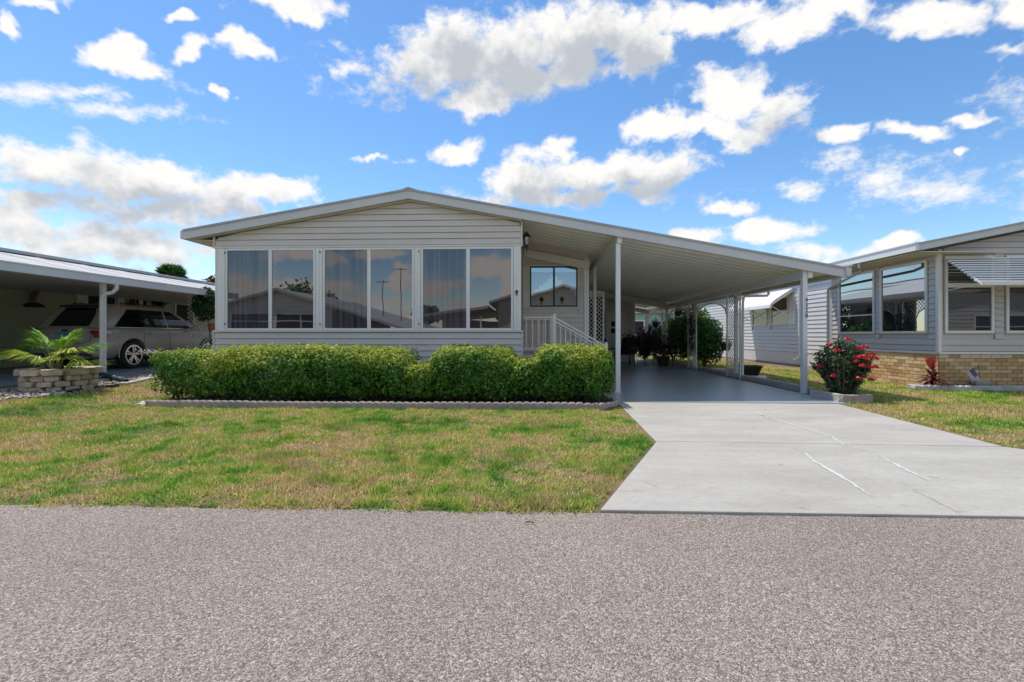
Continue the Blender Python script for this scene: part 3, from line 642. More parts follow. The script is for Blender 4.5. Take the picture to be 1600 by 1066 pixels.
# cross beams at the far end
for (yy, x0, dz) in ((18.5, 1.6, .10), (21.6, 1.6, .16)):
    mb = MB(); mb.beam((x0, yy, cz(x0)-.2-dz), (BX2-.05, yy, cz(BX2)-.2-dz), .09, .2); mb.build('cross_beam', M['cream'], C, bevel=.004)
# lattice columns and arches on the low side
fL = fmap('-x', BX2-.02); ztop = beamz(BX2)-.182
cols = [(12.36, 13.18), (15.55, 16.36), (18.75, 19.5), (21.85, 22.35)]
for k, (a0, a1) in enumerate(cols):
    mb = MB(); lattice(mb, fL, a0+.02, a1-.02, .06, ztop, pitch=.092, sw=.026)
    mb.build('lattice_column', M['lattice'], C, kind='stuff')
    mb = MB(); fbox(mb, fL, a0-.012, a0+.02, -.005, .025, .045, ztop); fbox(mb, fL, a1-.02, a1+.012, -.005, .025, .045, ztop)
    mb.build('lattice_frame', M['lattice'], C)
    if k < len(cols)-1:
        b0, b1 = a1+.012, cols[k+1][0]-.012; cx_, hw = (b0+b1)/2, (b1-b0)/2
        def arch(a, hw=hw, cx_=cx_): t = min(1, abs(a-cx_)/hw); return ztop-.16-.42*(1-math.sqrt(max(0, 1-t**2.2)))
        mb = MB(); lattice(mb, fL, b0, b1, ztop-.62, ztop, pitch=.092, sw=.026, test=lambda a, z, ar=arch: z > ar(a))
        mb.build('lattice_arch', M['lattice'], C, kind='stuff')
        mb = MB(); nn = 20
        for q in range(nn):
            p, r_ = b0+(b1-b0)*q/nn, b0+(b1-b0)*(q+1)/nn
            mb.hexa([fL(p, -.004, arch(p)-.025), fL(r_, -.004, arch(r_)-.025), fL(r_, .024, arch(r_)-.025), fL(p, .024, arch(p)-.025), fL(p, -.004, arch(p)), fL(r_, -.004, arch(r_)), fL(r_, .024, arch(r_)), fL(p, .024, arch(p))])
        mb.build('arch_trim', M['lattice'], C)
# downspout elbow at the first bay, coming off the gutter
e = 11.98
mb = MB(); mb.tube([(ERX+.05, e+.4, ERZ-.12), (ERX+.05, e+.4, ERZ-.22), (ERX-.0, e+.38, ERZ-.27), (ERX-.2, e+.3, ERZ-.28), (BX2+.06, e+.3, ERZ-.29), (BX2+.02, e+.3, ERZ-.34), (BX2+.02, e+.34, ERZ-.45), (BX2+.02, e+.36, .15)], .032, 10)
mb.build('downspout', M['white'], C, smooth=True)
# lattice screen by the steps
S1 = root('lattice_screen', 'tall narrow white lattice screen behind the inner carport post beside the steps', 'trellis', (1.9, 13.5, .04))
fS = fmap('-y', 13.5); mb = MB(); lattice(mb, fS, 1.52, 2.14, .1, 2.44, pitch=.085, sw=.03); mb.build('lattice', M['lattice'], S1, kind='stuff')
mb = MB(); fbox(mb, fS, 1.50, 1.53, -.005, .03, .04, 2.48); fbox(mb, fS, 2.13, 2.17, -.005, .03, .04, 2.48); fbox(mb, fS, 1.53, 2.13, -.005, .03, 2.44, 2.48); mb.build('frame', M['lattice'], S1)
# rear room
BR = root('utility_room', 'pale siding utility room with a white door at the far end of the carport', 'room', (3.6, 20, .04))
fB = fmap('-y', 20.0); bz = cz(5.2)-.36
MB().prism([(3.25, 20.03, .04), (4.55, 20.03, .04), (4.55, 20.03, cz(4.55)-.14), (3.25, 20.03, cz(3.25)-.14)], (0, .1, 0)).build('wall', M['siding_white'], BR)
MB().box(1.5, 3.245, 20.5, 20.6, .04, 2.9).build('shade_backing', M['dark'], BR)  # added dark panel, its colour stands in for deep shade behind the lattice
siding(BR, fB, 3.25, 4.5, .1, 2.9, M['siding_white'], pitch=.15, holes=[(3.30, 4.12, 0, 2.2)], clip=lambda z: (3.25, min(4.5, RX+(RZ-.15-z)/((RZ-ERZ)/(ERX-RX)))))
mb = MB(); fbox(mb, fB, 3.34, 4.08, .0, .03, .05, 2.14); d = mb.build('door', M['white'], BR, bevel=.006)
mb = MB(); fbox(mb, fB, 3.52, 3.84, .03, .036, 1.58, 1.80); fbox(mb, fB, 3.52, 3.84, .03, .036, 1.28, 1.50); mb.build('door_pane', M['dark'], d)
mb = MB(); fbox(mb, fB, 3.30, 3.34, 0, .04, .05, 2.18); fbox(mb, fB, 4.08, 4.12, 0, .04, .05, 2.18); fbox(mb, fB, 3.341, 4.079, 0, .04, 2.141, 2.18); mb.build('door_frame', M['white'], BR)

# ================================================================== porch deck, steps, rails
PS = root('entry_steps', 'small grey entry deck with steps down to the carport, beside the porch', 'steps', (.8, 11, .04))
mb = MB(); mb.box(WR+.02, .57, 10.42, 11.86, .66, .75); mb.build('deck', M['siding'], PS, bevel=.005)
mb = MB(); mb.box(WR+.02, .55, 10.45, 10.5, .0, .659); mb.build('deck_skirt', M['slate'], PS)
for k in range(4):
    z = .75-.17*(k+1); mb = MB(); mb.box(.572+.29*k, .572+.29*(k+1)-.003, 10.44, 11.8, z-.05, z); mb.build('step', M['siding'], PS, bevel=.005)
    mb = MB(); mb.box(.58+.29*k, .60+.29*k, 10.46, 11.78, .041, z-.051); mb.build('riser', M['slate'], PS)
RL = root('porch_railing', 'white metal railing along the entry deck, sloping down to the carport floor', 'railing', (.6, 10.42, .75))
def rail(yy):
    zt1, zb1 = PZ(840, 495, 10.42), PZ(840, 547, 10.42)
    mb = MB(); mb.box(WR+.03, .53, yy-.02, yy+.02, zt1-.03, zt1); mb.build('top_rail', M['white'], RL, bevel=.003)
    mb = MB(); mb.box(WR+.03, .53, yy-.015, yy+.015, zb1, zb1+.025); mb.build('bottom_rail', M['white'], RL)
    for k in range(5):
        x = WR+.10+.145*k; mb = MB(); mb.box(x-.009, x+.009, yy-.009, yy+.009, zb1+.026, zt1-.031); mb.build('baluster', M['white'], RL)
    mb = MB(); mb.box(.53, .60, yy-.035, yy+.035, .70, zt1+.05); mb.lathe([(.05, 0), (.05, .012), (.01, .03)], (.565, yy, zt1+.05), 8); mb.build('newel_post', M['white'], RL, bevel=.004)
    a, b = (.60, yy, zt1-.03), (1.70, yy, zt1-.03-.62)
    for dz, nm in ((0, 'hand_rail'), (-.085, 'middle_rail')):
        mb = MB(); mb.beam((a[0], yy, a[2]+dz), (b[0], yy, b[2]+dz), .03 if dz else .035, .022 if dz else .03); mb.build(nm, M['white'], RL)
    mb = MB(); mb.beam((a[0], yy, zb1+.0), (b[0], yy, zb1-.62), .025, .025); mb.build('bottom_rail', M['white'], RL)
    for k in range(9):
        x = .70+.115*k; t = (x-.6)/1.1; zz = zt1-.03-.62*t
        mb = MB(); mb.box(x-.008, x+.008, yy-.008, yy+.008, zb1-.62*t, zz-.1); mb.build('baluster', M['white'], RL)
    mb = MB(); mb.box(1.70, 1.755, yy-.028, yy+.028, .04, b[2]+.07); mb.build('newel_post', M['white'], RL, bevel=.004)
rail(10.44); rail(11.74)
# wall lamp
LP = root('wall_lamp', 'black carriage lantern on the porch corner under the carport roof', 'lamp', (WR+.03, 9.78, 3.1))
lx, ly = WR+.115, 9.78
def lz(p): return PZ(822, p, 9.78)
mb = MB(); mb.box(WR-.005, WR+.012, ly-.05, ly+.05, lz(393), lz(368)); mb.tube([(WR+.0, ly, lz(384)), (WR+.05, ly, lz(386.5)), (lx, ly, lz(386))], .012, 8); mb.tube([(WR, ly, lz(366)), (WR+.05, ly, lz(362)), (lx, ly, lz(365))], .008, 8)
mb.tube([(lx, ly, lz(395)), (lx, ly, lz(384))], .008, 8, radii=[.005, .016]); mb.build('bracket', M['black'], LP, smooth=True)
mb = MB(); mb.lathe([(.03, lz(385)), (.045, lz(384)), (.045, lz(383))], (lx, ly, 0), 6); mb.lathe([(.10, lz(371)), (.095, lz(370)), (.055, lz(366.5)), (.05, lz(365)), (.02, lz(364)), (.008, lz(362))], (lx, ly, 0), 6)
for k in range(6):
    t = k*math.pi/3; mb.beam((lx+.042*math.cos(t), ly+.042*math.sin(t), lz(383)), (lx+.085*math.cos(t), ly+.085*math.sin(t), lz(371)), .01, .01)
mb.build('lantern', M['black'], LP)
mb = MB(); mb.lathe([(.036, lz(383.0)), (.075, lz(371.2))], (lx, ly, 0), 6); mb.build('lantern_glass', M['glow'], LP)
# ================================================================== hedge bed
def hedge(name, label, spec, n, seed):
    # spec: (x, y, half x, half y, top) lobes forming one clipped shrub
    x0 = min(s[0]-s[2] for s in spec); x1 = max(s[0]+s[2] for s in spec); cy = spec[0][1]
    r = root(name, label, 'hedge', ((x0+x1)/2, cy, float(ground((x0+x1)/2, cy))), 'clipped hedge shrubs in front of the house')
    P = []; Nn = []; Rn = []; Sz = []
    vol = [s[2]*s[3]+s[4]*.5*(s[2]+s[3]) for s in spec]; tot = sum(vol)
    for s, v in zip(spec, vol):
        k = int(n*v/tot); g = rng.normal(0, 1, (k, 3)); g = unit(g)
        pw = .42; q = np.sign(g)*np.abs(g)**pw; q = q/np.max(np.abs(q), 1, keepdims=True)**.6
        q = unit(g)*(1/np.maximum((np.abs(g)**4.5).sum(1), 1e-9)**(1/4.5))[:, None]      # superellipsoid
        dep = 1-np.abs(rng.normal(0, .055, k)); dep = np.where(rng.random(k) < .32, dep-rng.uniform(.08, .45, k), dep)
        zc, hz = (s[4]+.10)/2, (s[4]-.10)/2
        lump = 1+.14*(vnoise(s[0]+q[:, 0]*s[2]*1.0+9, q[:, 2]*hz+q[:, 1]*.7, 3.3, seed)-.5)+.27*(vnoise(s[0]+q[:, 0]*s[2], q[:, 2]*hz+q[:, 1], 9, seed+4)-.5)+.14*(vnoise(s[0]+q[:, 0]*s[2], q[:, 2]*hz+q[:, 1], 19, seed+5)-.5)
        p = np.stack([s[0]+q[:, 0]*s[2]*dep*(1+(lump-1)*.5), s[1]+q[:, 1]*s[3]*dep*lump, zc+q[:, 2]*hz*dep*lump], 1)
        gap = vnoise(p[:, 0], p[:, 2]+p[:, 1], 7, seed+2)
        hh = (p[:, 2]-.08)/(s[4]-.08)
        keep = (rng.random(k) > .72*sm((gap-.56)/.2)*sm((.98-hh)*3)*(dep > .86)) & (p[:, 2] > .09) & ~((q[:, 1] > .3) & (q[:, 2] < .5) & (rng.random(k) < .7))
        keep &= ~((hh < .12) & (rng.random(k) < .55))
        p = p[keep]; hh = hh[keep]; nn = q[keep]
        P.append(p); Nn.append(nn+np.array([0, -.1, .35]))
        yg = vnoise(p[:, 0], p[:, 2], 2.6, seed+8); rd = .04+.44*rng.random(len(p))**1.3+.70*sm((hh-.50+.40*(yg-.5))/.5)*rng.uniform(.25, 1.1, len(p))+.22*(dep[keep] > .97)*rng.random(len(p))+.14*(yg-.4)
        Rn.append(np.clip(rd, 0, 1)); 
    P = np.concatenate(P); P[:, 2] += ground(P[:, 0], P[:, 1])
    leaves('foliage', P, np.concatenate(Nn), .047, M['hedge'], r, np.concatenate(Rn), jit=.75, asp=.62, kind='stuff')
    # shoots standing proud of the top
    k = int((x1-x0)*95); sp = [spec[i] for i in rng.integers(0, len(spec), k)]; SP = []; SR = []
    for s in sp:
        x = s[0]+rng.uniform(-.9, .9)*s[2]; y_ = s[1]+rng.uniform(-.95, .7)*s[3]; L_ = rng.uniform(.02, .13)*rng.random()**.5
        for q in range(7): SP.append((x+rng.normal(0, .012), y_+rng.normal(0, .012), s[4]-.02+L_*q/6)); SR.append(rng.uniform(.6, 1))
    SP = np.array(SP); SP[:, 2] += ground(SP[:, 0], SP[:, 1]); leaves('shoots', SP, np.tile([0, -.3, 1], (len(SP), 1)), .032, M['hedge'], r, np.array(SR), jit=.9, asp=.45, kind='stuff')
    mb = MB(); rr = random.Random(seed); x = x0+.15
    while x < x1-.1:
        for q in range(4):
            a = rr.uniform(0, 6.28); rad = rr.uniform(.1, .32); top = rr.uniform(.4, .75); y_ = cy+rr.uniform(-.15, .15)
            gz = float(ground(x, y_)); mb.tube([(x, y_, gz), (x+rad*.5*math.cos(a), y_+rad*.5*math.sin(a), gz+top*.5), (x+rad*math.cos(a), y_+rad*math.sin(a), gz+top)], .01, 5, radii=[.014, .01, .004], cap=False)
        x += rr.uniform(.12, .3)
    mb.build('stems', M['stem'], r, kind='stuff')
    return r
HYc = 8.18; HH = .60
def hx(p): return PX(p, 7.75)
hedge('clipped_hedge', 'longest clipped hedge, at the left end of the bed in front of the house', [(hx(300), HYc, .80, HH, .89), (hx(420), HYc, 1.05, HH+.02, .98), (hx(510), HYc, .95, HH, .955), (hx(590), HYc, .55, HH, .93)], 82000, 1)
hedge('clipped_hedge', 'middle clipped hedge bush, right of the gap that shows the wall base', [(hx(655), HYc-.02, .30, HH*.9, .66), (hx(738), HYc, .72, HH, .95)], 40000, 5)
hedge('clipped_hedge', 'low dip of clipped hedge between the two right-hand bushes', [(hx(826), HYc+.02, .40, HH*.86, .74)], 15000, 6)
hedge('clipped_hedge', 'rounded clipped hedge bush at the right end of the bed beside the inner carport post', [(hx(897), HYc, .66, HH, .97)], 31000, 9)
# pale blossoms poking out of the hedge back
for (px_, py_, Y) in ((655, 568, 8.75), (233, 548, 8.3), (845, 560, 8.9)):
    r = root('plumbago_spray', {655: 'pale blue plumbago sprig in the hedge gap below the porch wall', 233: 'pale plumbago sprig sticking out at the left tip of the long hedge', 845: 'pale blue plumbago sprig by the deck skirt at the low hedge'}[px_], 'flower', (PX(px_, Y), Y, .5), 'plumbago sprigs in the hedge')
    n = 90; P = np.stack([PX(px_, Y)+rng.normal(0, .10 if px_ != 655 else .2, n), Y+rng.normal(0, .06, n), PZ(px_, py_, Y)-.02+rng.normal(0, .03, n)], 1)
    leaves('blossom', P, np.tile([0, -.5, 1], (n, 1)), .028, M['pinkleaf'], r, rng.random(n), asp=.9)
    mb = MB(); 
    for k in range(7): mb.tube([(PX(px_, Y)+(.25 if px_ == 233 else 0), Y, PZ(px_, py_, Y)-.35), (PX(px_, Y)+rng.normal(0, .08), Y, PZ(px_, py_, Y))], .004, 5)
    mb.build('twig', M['stem'], r)
# mulch bed
mb = MB(); N_ = 44
for k in range(N_):
    xa, xb = -6.3+7.75*k/N_, -6.3+7.75*(k+1)/N_
    for (ya, yb) in ((7.3, 7.6), (7.6, 8.2), (8.2, 9.6)):
        mb.add([(xx, yy, float(ground(xx, yy))+.03+.014*vnoise(xx, yy, 5)) for xx, yy in ((xa, ya), (xb, ya), (xb, yb), (xa, yb))], [(0, 1, 2, 3)])
mb.build('mulch_bed', M['soil'], kind=ST)
# scalloped concrete edging, one row of separate blocks
def edging(par, pts, blk=.60, sc=.122, h=.10, th=.075, m=None, name='edging_block'):
    P = [Vector(p) for p in pts]; Ls = [0]
    for k in range(len(P)-1): Ls.append(Ls[-1]+(P[k+1]-P[k]).length)
    tot = Ls[-1]
    def at(s):
        s = min(max(s, 0), tot-1e-6); k = max(i for i in range(len(Ls)-1) if Ls[i] <= s); t = (s-Ls[k])/(Ls[k+1]-Ls[k]); return P[k].lerp(P[k+1], t), (P[k+1]-P[k]).normalized()
    nb = max(1, round(tot/blk)); bl = tot/nb
    for b in range(nb):
        mb = MB(); ns = max(1, round(bl/sc)); step = 6; K = ns*step; vs = []; dz = random.uniform(-.006, .006); dy = random.uniform(-.004, .004)
        for k in range(K+1):
            s = b*bl+.004+(bl-.008)*k/K; p, d = at(s); o = Vector((-d.y, d.x)); ph = (k % step)/step; top = h+dz+.022*math.sqrt(max(0, 1-(2*ph-1)**2))-.01; gz = float(ground(p.x, p.y))+.006
            if k == K: top = h+dz-.01
            for (oo, zz) in ((dy-th/2, 0), (dy-th/2, top*.86), (dy-th/2+.014, top), (dy+th/2-.012, top), (dy+th/2, top*.88), (dy+th/2, 0)): vs.append((p.x+o.x*oo, p.y+o.y*oo, gz+zz))
        fs = [(6*k+q, 6*k+(q+1) % 6, 6*k+6+(q+1) % 6, 6*k+6+q) for k in range(K) for q in range(6)]+[(0, 5, 4, 3, 2, 1), tuple(6*K+q for q in range(6))]
        mb.add(vs, fs); mb.build(name, m or M['edging'], par)
E = root('bed_edging', 'grey scalloped concrete edging along the front of the hedge bed', 'edging', (-2.4, 7.3, 0))
arc = [(1.02+.42*math.sin(t), 7.72-.42*math.cos(t)) for t in [k*math.pi/2/7 for k in range(8)]]
edging(E, [(-6.32, 7.42), (-6.2, 7.33), (-4, 7.31), (-2, 7.29)]+arc+[(1.45, 8.1)])
E2 = root('floor_edging', 'scalloped concrete edging along the lawn side of the carport floor', 'edging', (5.65, 12, 0))
edging(E2, [(5.66, 21), (5.62, 9.35)], h=.13, sc=.13, m=M['paver'])

# flowering bush and its two edge blocks
BB = root('planter_border', 'pair of pale rough border blocks around the red flowering bush', 'border', (5.6, 8.3, 0))
def rough(mb, c, sx, sy, sz, rz=0, seed=0, j=.012):
    rr = random.Random(seed); n = 4; V_ = []; F_ = []
    bm_pts = {}
    def vid(i, j_, k):
        key = (i, j_, k)
        if key not in bm_pts:
            x = (i/n-.5)*sx; y_ = (j_/2-.5)*sy; z = (k/2)*sz
            x += rr.uniform(-j, j)+(-.012 if i == n else .012 if i == 0 else 0)*(k != 1); y_ += rr.uniform(-j, j)*.8; z += rr.uniform(-j, j)*.5*(k > 0)
            ca, sa = math.cos(rz), math.sin(rz); bm_pts[key] = len(V_); V_.append((c[0]+x*ca-y_*sa, c[1]+x*sa+y_*ca, c[2]+z))
        return bm_pts[key]
    for i in range(n):
        for k in range(2):
            F_.append((vid(i, 0, k), vid(i+1, 0, k), vid(i+1, 0, k+1), vid(i, 0, k+1))); F_.append((vid(i+1, 2, k), vid(i, 2, k), vid(i, 2, k+1), vid(i+1, 2, k+1)))
        for j_ in range(2): F_.append((vid(i, j_, 2), vid(i+1, j_, 2), vid(i+1, j_+1, 2), vid(i, j_+1, 2)))
    for j_ in range(2):
        for k in range(2): F_.append((vid(0, j_+1, k), vid(0, j_, k), vid(0, j_, k+1), vid(0, j_+1, k+1))); F_.append((vid(n, j_, k), vid(n, j_+1, k), vid(n, j_+1, k+1), vid(n, j_, k+1)))
    return mb.add(V_, F_)
fx = 5.36
for (c, sx, rz, sd) in (((5.66, 8.20, .0), .52, .02, 1), ((5.40, 8.60, 0), .72, R(97), 2), ((5.94, 8.52, 0), .6, R(85), 4)):
    mb = MB(); rough(mb, (c[0], c[1], .02), sx, .09, .15, rz, sd); mb.build('border_block', M['edging'] if sd != 2 else M['paver'], BB, bevel=.012)
def stemplant(name, label, cat, c, stems, lm, n_leaf, leaf, sm_, flowers=None, spread=.5, h=1.0, asp=.4, jit=.8, seed=3, group=None, low=.1, fname='flower'):
    r = root(name, label, cat, c, group); rr = random.Random(seed); P = []; Nn = []; mb = MB(); tips = []
    for k in range(stems):
        a = rr.uniform(0, 6.28); rad = spread*math.sqrt(rr.random()); hh = h*rr.uniform(.62, 1.0)*(1-.28*(rad/spread)**2)
        b = Vector((c[0]+rad*.2*math.cos(a), c[1]+rad*.2*math.sin(a), c[2])); t = Vector((c[0]+rad*math.cos(a), c[1]+rad*math.sin(a)*.8, c[2]+hh)); m_ = (b+t)/2+Vector((rr.uniform(-.05, .05), rr.uniform(-.05, .05), .03))
        pts = [b, m_, t]; mb.tube(pts, .012, 6, radii=[.016, .013, .008], cap=False); tips.append(t)
        for q in range(n_leaf):
            s = low+(1-low)*rr.random()**.75; p = b.lerp(m_, s*2) if s < .5 else m_.lerp(t, s*2-1)
            an = rr.uniform(0, 6.28); o = Vector((math.cos(an), math.sin(an), rr.uniform(-.1, .6))); P.append(p+o*leaf*rr.uniform(.3, .9)); Nn.append(Vector((0, 0, 1))+o*.5)
    mb.build('stem', M['stem'] if sm_ is None else sm_, r)
    P = np.array([list(p) for p in P]); leaves('foliage', P, np.array([list(p) for p in Nn]), leaf, lm, r, rng.random(len(P)), jit=jit, asp=asp, kind='stuff')
    if flowers:
        fm_, nf, fr = flowers
        pick = rr.sample(tips, min(nf, len(tips))); pick = [Vector((c[0]+(t.x-c[0])*q, c[1]+(t.y-c[1])*q-.12, c[2]+(t.z-c[2])*q)) for t in pick for q in (1,)]+[Vector((c[0]+(t.x-c[0])*q, c[1]+(t.y-c[1])*q-.28, c[2]+(t.z-c[2])*q)) for t in pick[:nf//2] for q in (rr.uniform(.45, .85),)]
        for t in pick:
            n = 44; g = unit(rng.normal(0, 1, (n, 3))); g[:, 2] = np.abs(g[:, 2])*.8; o = np.array([t.x, t.y-.02, t.z+.02])
            leaves(fname, o+g*fr*rng.uniform(.5, 1, (n, 1)), g, fr*.62, fm_, r, rng.random(n), jit=.35, asp=.95)
    return r
stemplant('flowering_bush', 'red flowering thorny bush beside the outer carport post', 'bush', (5.76, 8.72, .03), 70, M['olive'], 90, .085, mat('thorn_stem', (.16, .125, .095), .9), (M['red'], 15, .060), spread=.47, h=1.12, asp=.36, seed=12, low=.05)

# ================================================================== far-side plants, pots, chairs
def bush(name, label, c, rx, ry, h, n, leaf, lm, seed, cat='bush', group=None, low=.12, trunk=True, asp=.55):
    r = root(name, label, cat, c, group); g = unit(rng.normal(0, 1, (n, 3))); rad = rng.random(n)**.30
    lum = .75+.5*vnoise(g[:, 0]*2+5, g[:, 2]*2+g[:, 1]+5, 2.2, seed)
    p = np.stack([c[0]+g[:, 0]*rx*rad*lum, c[1]+g[:, 1]*ry*rad*lum, c[2]+h*(.5+low/2)+g[:, 2]*h*(.5-low/2)*rad*lum], 1)
    gap = vnoise(p[:, 0]*1.0+p[:, 1], p[:, 2], 6, seed+1); k = rng.random(n) > .8*sm((gap-.52)/.25); p = p[k]; g = g[k]
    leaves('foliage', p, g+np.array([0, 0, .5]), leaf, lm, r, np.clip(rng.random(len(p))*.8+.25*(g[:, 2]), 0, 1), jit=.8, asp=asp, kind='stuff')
    if trunk:
        mb = MB(); rr = random.Random(seed)
        for q in range(6):
            a = rr.uniform(0, 6.28); mb.tube([(c[0], c[1], c[2]), (c[0]+.3*rx*math.cos(a), c[1]+.3*ry*math.sin(a), c[2]+h*.4), (c[0]+.6*rx*math.cos(a), c[1]+.6*ry*math.sin(a), c[2]+h*.8)], .02, 6, radii=[.028, .018, .006], cap=False)
        mb.build('branch', M['stem'], r)
    return r
bush('leafy_shrub', 'big bright green shrub right of the second lattice column outside the carport', (6.22, 16.6, 0), .62, .7, 1.85, 5200, .12, M['shrub'], 21, group='shrubs outside the carport', asp=.5)
bush('leafy_shrub', 'tall dense shrub behind the second lattice arch outside the carport', (6.45, 18.4, 0), .8, .8, 2.35, 6000, .13, M['shrub'], 22, group='shrubs outside the carport')
bush('leafy_shrub', 'glossy shrub framed by the far lattice arch at the end of the carport', (6.35, 20.6, 0), .75, .8, 2.0, 5000, .12, M['shrub'], 23, group='shrubs outside the carport')
bush('leafy_shrub', 'dark burgundy shrub standing by the last lattice column', (6.05, 22.6, 0), .85, .6, 1.75, 4200, .12, M['purple'], 24, group='shrubs outside the carport')
bush('climbing_vine', 'dark leafy vine climbing the second lattice column from the street', (5.62, 15.95, .35), .14, .40, 1.95, 1500, .075, M['vine'], 25, cat='vine', trunk=True)
def pot(c, r0, r1, h, m, nm, par): 
    mb = MB(); mb.lathe([(r0, 0), (r1*.98, h*.9), (r1*1.04, h*.9), (r1*1.04, h), (r1*.92, h), (r1*.9, h*.86)], c, 20); return mb.build(nm, m, par, smooth=True)
# black pot on white blocks
bw = root('white_block', 'white concrete blocks on the lawn edge under the black pot', 'block', (6.12, 12.85, .0))
mb = MB(); mb.box(5.82, 6.15, 12.75, 12.95, .02, .10); mb.build('block_piece', M['white'], bw, bevel=.008)
mb = MB(); mb.box(6.157, 6.45, 12.76, 12.94, .02, .095); mb.build('block_piece', M['white'], bw, bevel=.008)
pr = root('square_pot', 'empty black flared pot sitting on white blocks right of the first lattice column', 'pot', (6.04, 12.85, .10))
mb = MB(); r0, r1 = .17, .25; c = (6.04, 12.85, .101)
mb.hexa([(c[0]-r0, c[1]-r0*.6, c[2]), (c[0]+r0, c[1]-r0*.6, c[2]), (c[0]+r0, c[1]+r0*.6, c[2]), (c[0]-r0, c[1]+r0*.6, c[2]), (c[0]-r1, c[1]-r1*.7, c[2]+.25), (c[0]+r1, c[1]-r1*.7, c[2]+.25), (c[0]+r1, c[1]+r1*.7, c[2]+.25), (c[0]-r1, c[1]+r1*.7, c[2]+.25)])
mb.build('pot_body', M['pot'], pr, bevel=.012)
mb = MB(); q = r1+.015
for (x0, x1, y0, y1) in ((-q, q, -q*.7, -q*.7+.03), (-q, q, q*.7-.03, q*.7), (-q, -q+.03, -q*.7+.03, q*.7-.03), (q-.03, q, -q*.7+.03, q*.7-.03)): mb.box(c[0]+x0, c[0]+x1, c[1]+y0, c[1]+y1, c[2]+.235, c[2]+.275)
mb.build('rim', M['pot'], pr)
# paving stone near shrub
mb = MB(); rough(mb, (5.95, 14.9, .02), .5, .3, .13, .3, 8); tag(mb.build('rock', M['paver'], bevel=.02), 'pale low stone at the foot of the bright green shrub', 'stone')
# basket on a shepherd hook
hb = root('shepherd_hook', 'thin curved metal hook standing in the lawn holding the brown basket', 'hook', (6.75, 15.7, 0))
hx_, hy_ = 6.75, 15.75; zt_ = PZ(1130, 508, hy_)
mb = MB(); pp = [(hx_+.35, hy_, 0), (hx_+.35, hy_, zt_-.25)]+[(hx_+.17+.18*math.cos(t), hy_, zt_-.2+.2*math.sin(t)) for t in [k*math.pi/8 for k in range(9)]]+[(hx_-.04, hy_, zt_-.27), (hx_-.08, hy_, zt_-.22)]
mb.tube(pp, .009, 6); mb.build('hook_rod', M['black'], hb, smooth=True)
def basket(c, r, label, lm, leafn=240, trail=.1, wires=True, nm='hanging_basket', grp='hanging plant baskets', wl=.35, body=None):
    b = root(nm, label, 'basket', c, grp)
    mb = MB(); mb.lathe([(r*.6, 0), (r*.85, r*.5), (r, r*1.25), (r*1.03, r*1.3), (r*.9, r*1.3)], c, 16); mb.build('basket_body', body or M['brown'], b, smooth=True)
    if wires:
        mb = MB()
        for k in range(3):
            t = k*2.094+.4; mb.tube([(c[0]+r*math.cos(t), c[1]+r*math.sin(t), c[2]+r*1.3), (c[0], c[1], c[2]+r*1.3+wl)], .004, 5)
        mb.build('wire', M['black'], b)
    P = np.array(c)+np.stack([rng.normal(0, r*.62, leafn), rng.normal(0, r*.62, leafn), r*1.35+np.abs(rng.normal(0, r*.7, leafn))-trail*rng.random(leafn)], 1)
    leaves('foliage', P, np.tile([0, 0, 1.], (leafn, 1)), .09, lm, b, rng.random(leafn), asp=.22, jit=1.2, kind='stuff')
basket((6.60, 15.75, PZ(1128, 548, 15.75)), .19, 'brown basket of spiky leaves hanging from the shepherd hook in the lawn', M['olive'], wl=.30)
basket((5.58, 17.5, PZ(1060, 500, 17.3)+.15), .13, 'dark hanging basket in the middle lattice arch', M['purple'], 200, wl=.30)
basket((5.58, 20.6, 1.55), .15, 'dark hanging basket in the farthest lattice arch', M['purple'], 200, wl=.28)
pp_ = root('potted_plant', 'round brown pot with burgundy leaves on the carport floor by the third lattice column', 'potted plant', (5.05, 17.6, .04))
pot((5.05, 17.6, .045), .17, .26, .36, M['brown'], 'pot_body', pp_)
P = np.array([5.05, 17.6, .75])+rng.normal(0, 1, (700, 3))*np.array([.2, .2, .22]); leaves('foliage', P, rng.normal(0, 1, (700, 3))+[0, 0, 1], .10, M['purple'], pp_, rng.random(700), asp=.5, kind='stuff')
def patio_chair(loc, rz, label):
    r = root('patio_chair', label, 'chair', (0, 0, 0), 'patio chairs at the back of the carport')
    mb = MB(); mb.box(-.27, .27, -.27, .27, .40, .46); mb.build('seat', M['black'], r, bevel=.02)
    mb = MB(); mb.hexa([(-.27, .22, .46), (.27, .22, .46), (.27, .27, .46), (-.27, .27, .46), (-.25, .36, 1.05), (.25, .36, 1.05), (.25, .40, 1.05), (-.25, .40, 1.05)]); mb.build('backrest', M['black'], r, bevel=.015)
    for s in (-1, 1):
        mb = MB(); mb.box(s*.30-.03, s*.30+.03, -.26, .27, .62, .66); mb.build('armrest', M['black'], r, bevel=.008)
        for yy in (-.24, .25):
            mb = MB(); mb.box(s*.30-.018, s*.30+.018, yy-.018, yy+.018, 0, .62); mb.build('leg', M['black'], r)
    r.location = loc; r.rotation_euler.z = rz; return r
patio_chair((2.95, 17.6, .042), .5, 'black patio chair standing under the white door at the end of the carport')
patio_chair((3.75, 18.3, .042), -.6, 'black patio chair right of the front carport post, near the far wall')
pp_ = root('potted_plant', 'dark bushy plant in a black stand at the back right of the carport', 'potted plant', (4.25, 19.0, .04))
pot((4.25, 19.0, .42), .12, .2, .28, M['black'], 'pot_body', pp_)
mb = MB()
for k in range(3):
    t = k*2.094; mb.tube([(4.25+.18*math.cos(t), 19+.18*math.sin(t), .041), (4.25+.1*math.cos(t), 19+.1*math.sin(t), .44)], .01, 6)
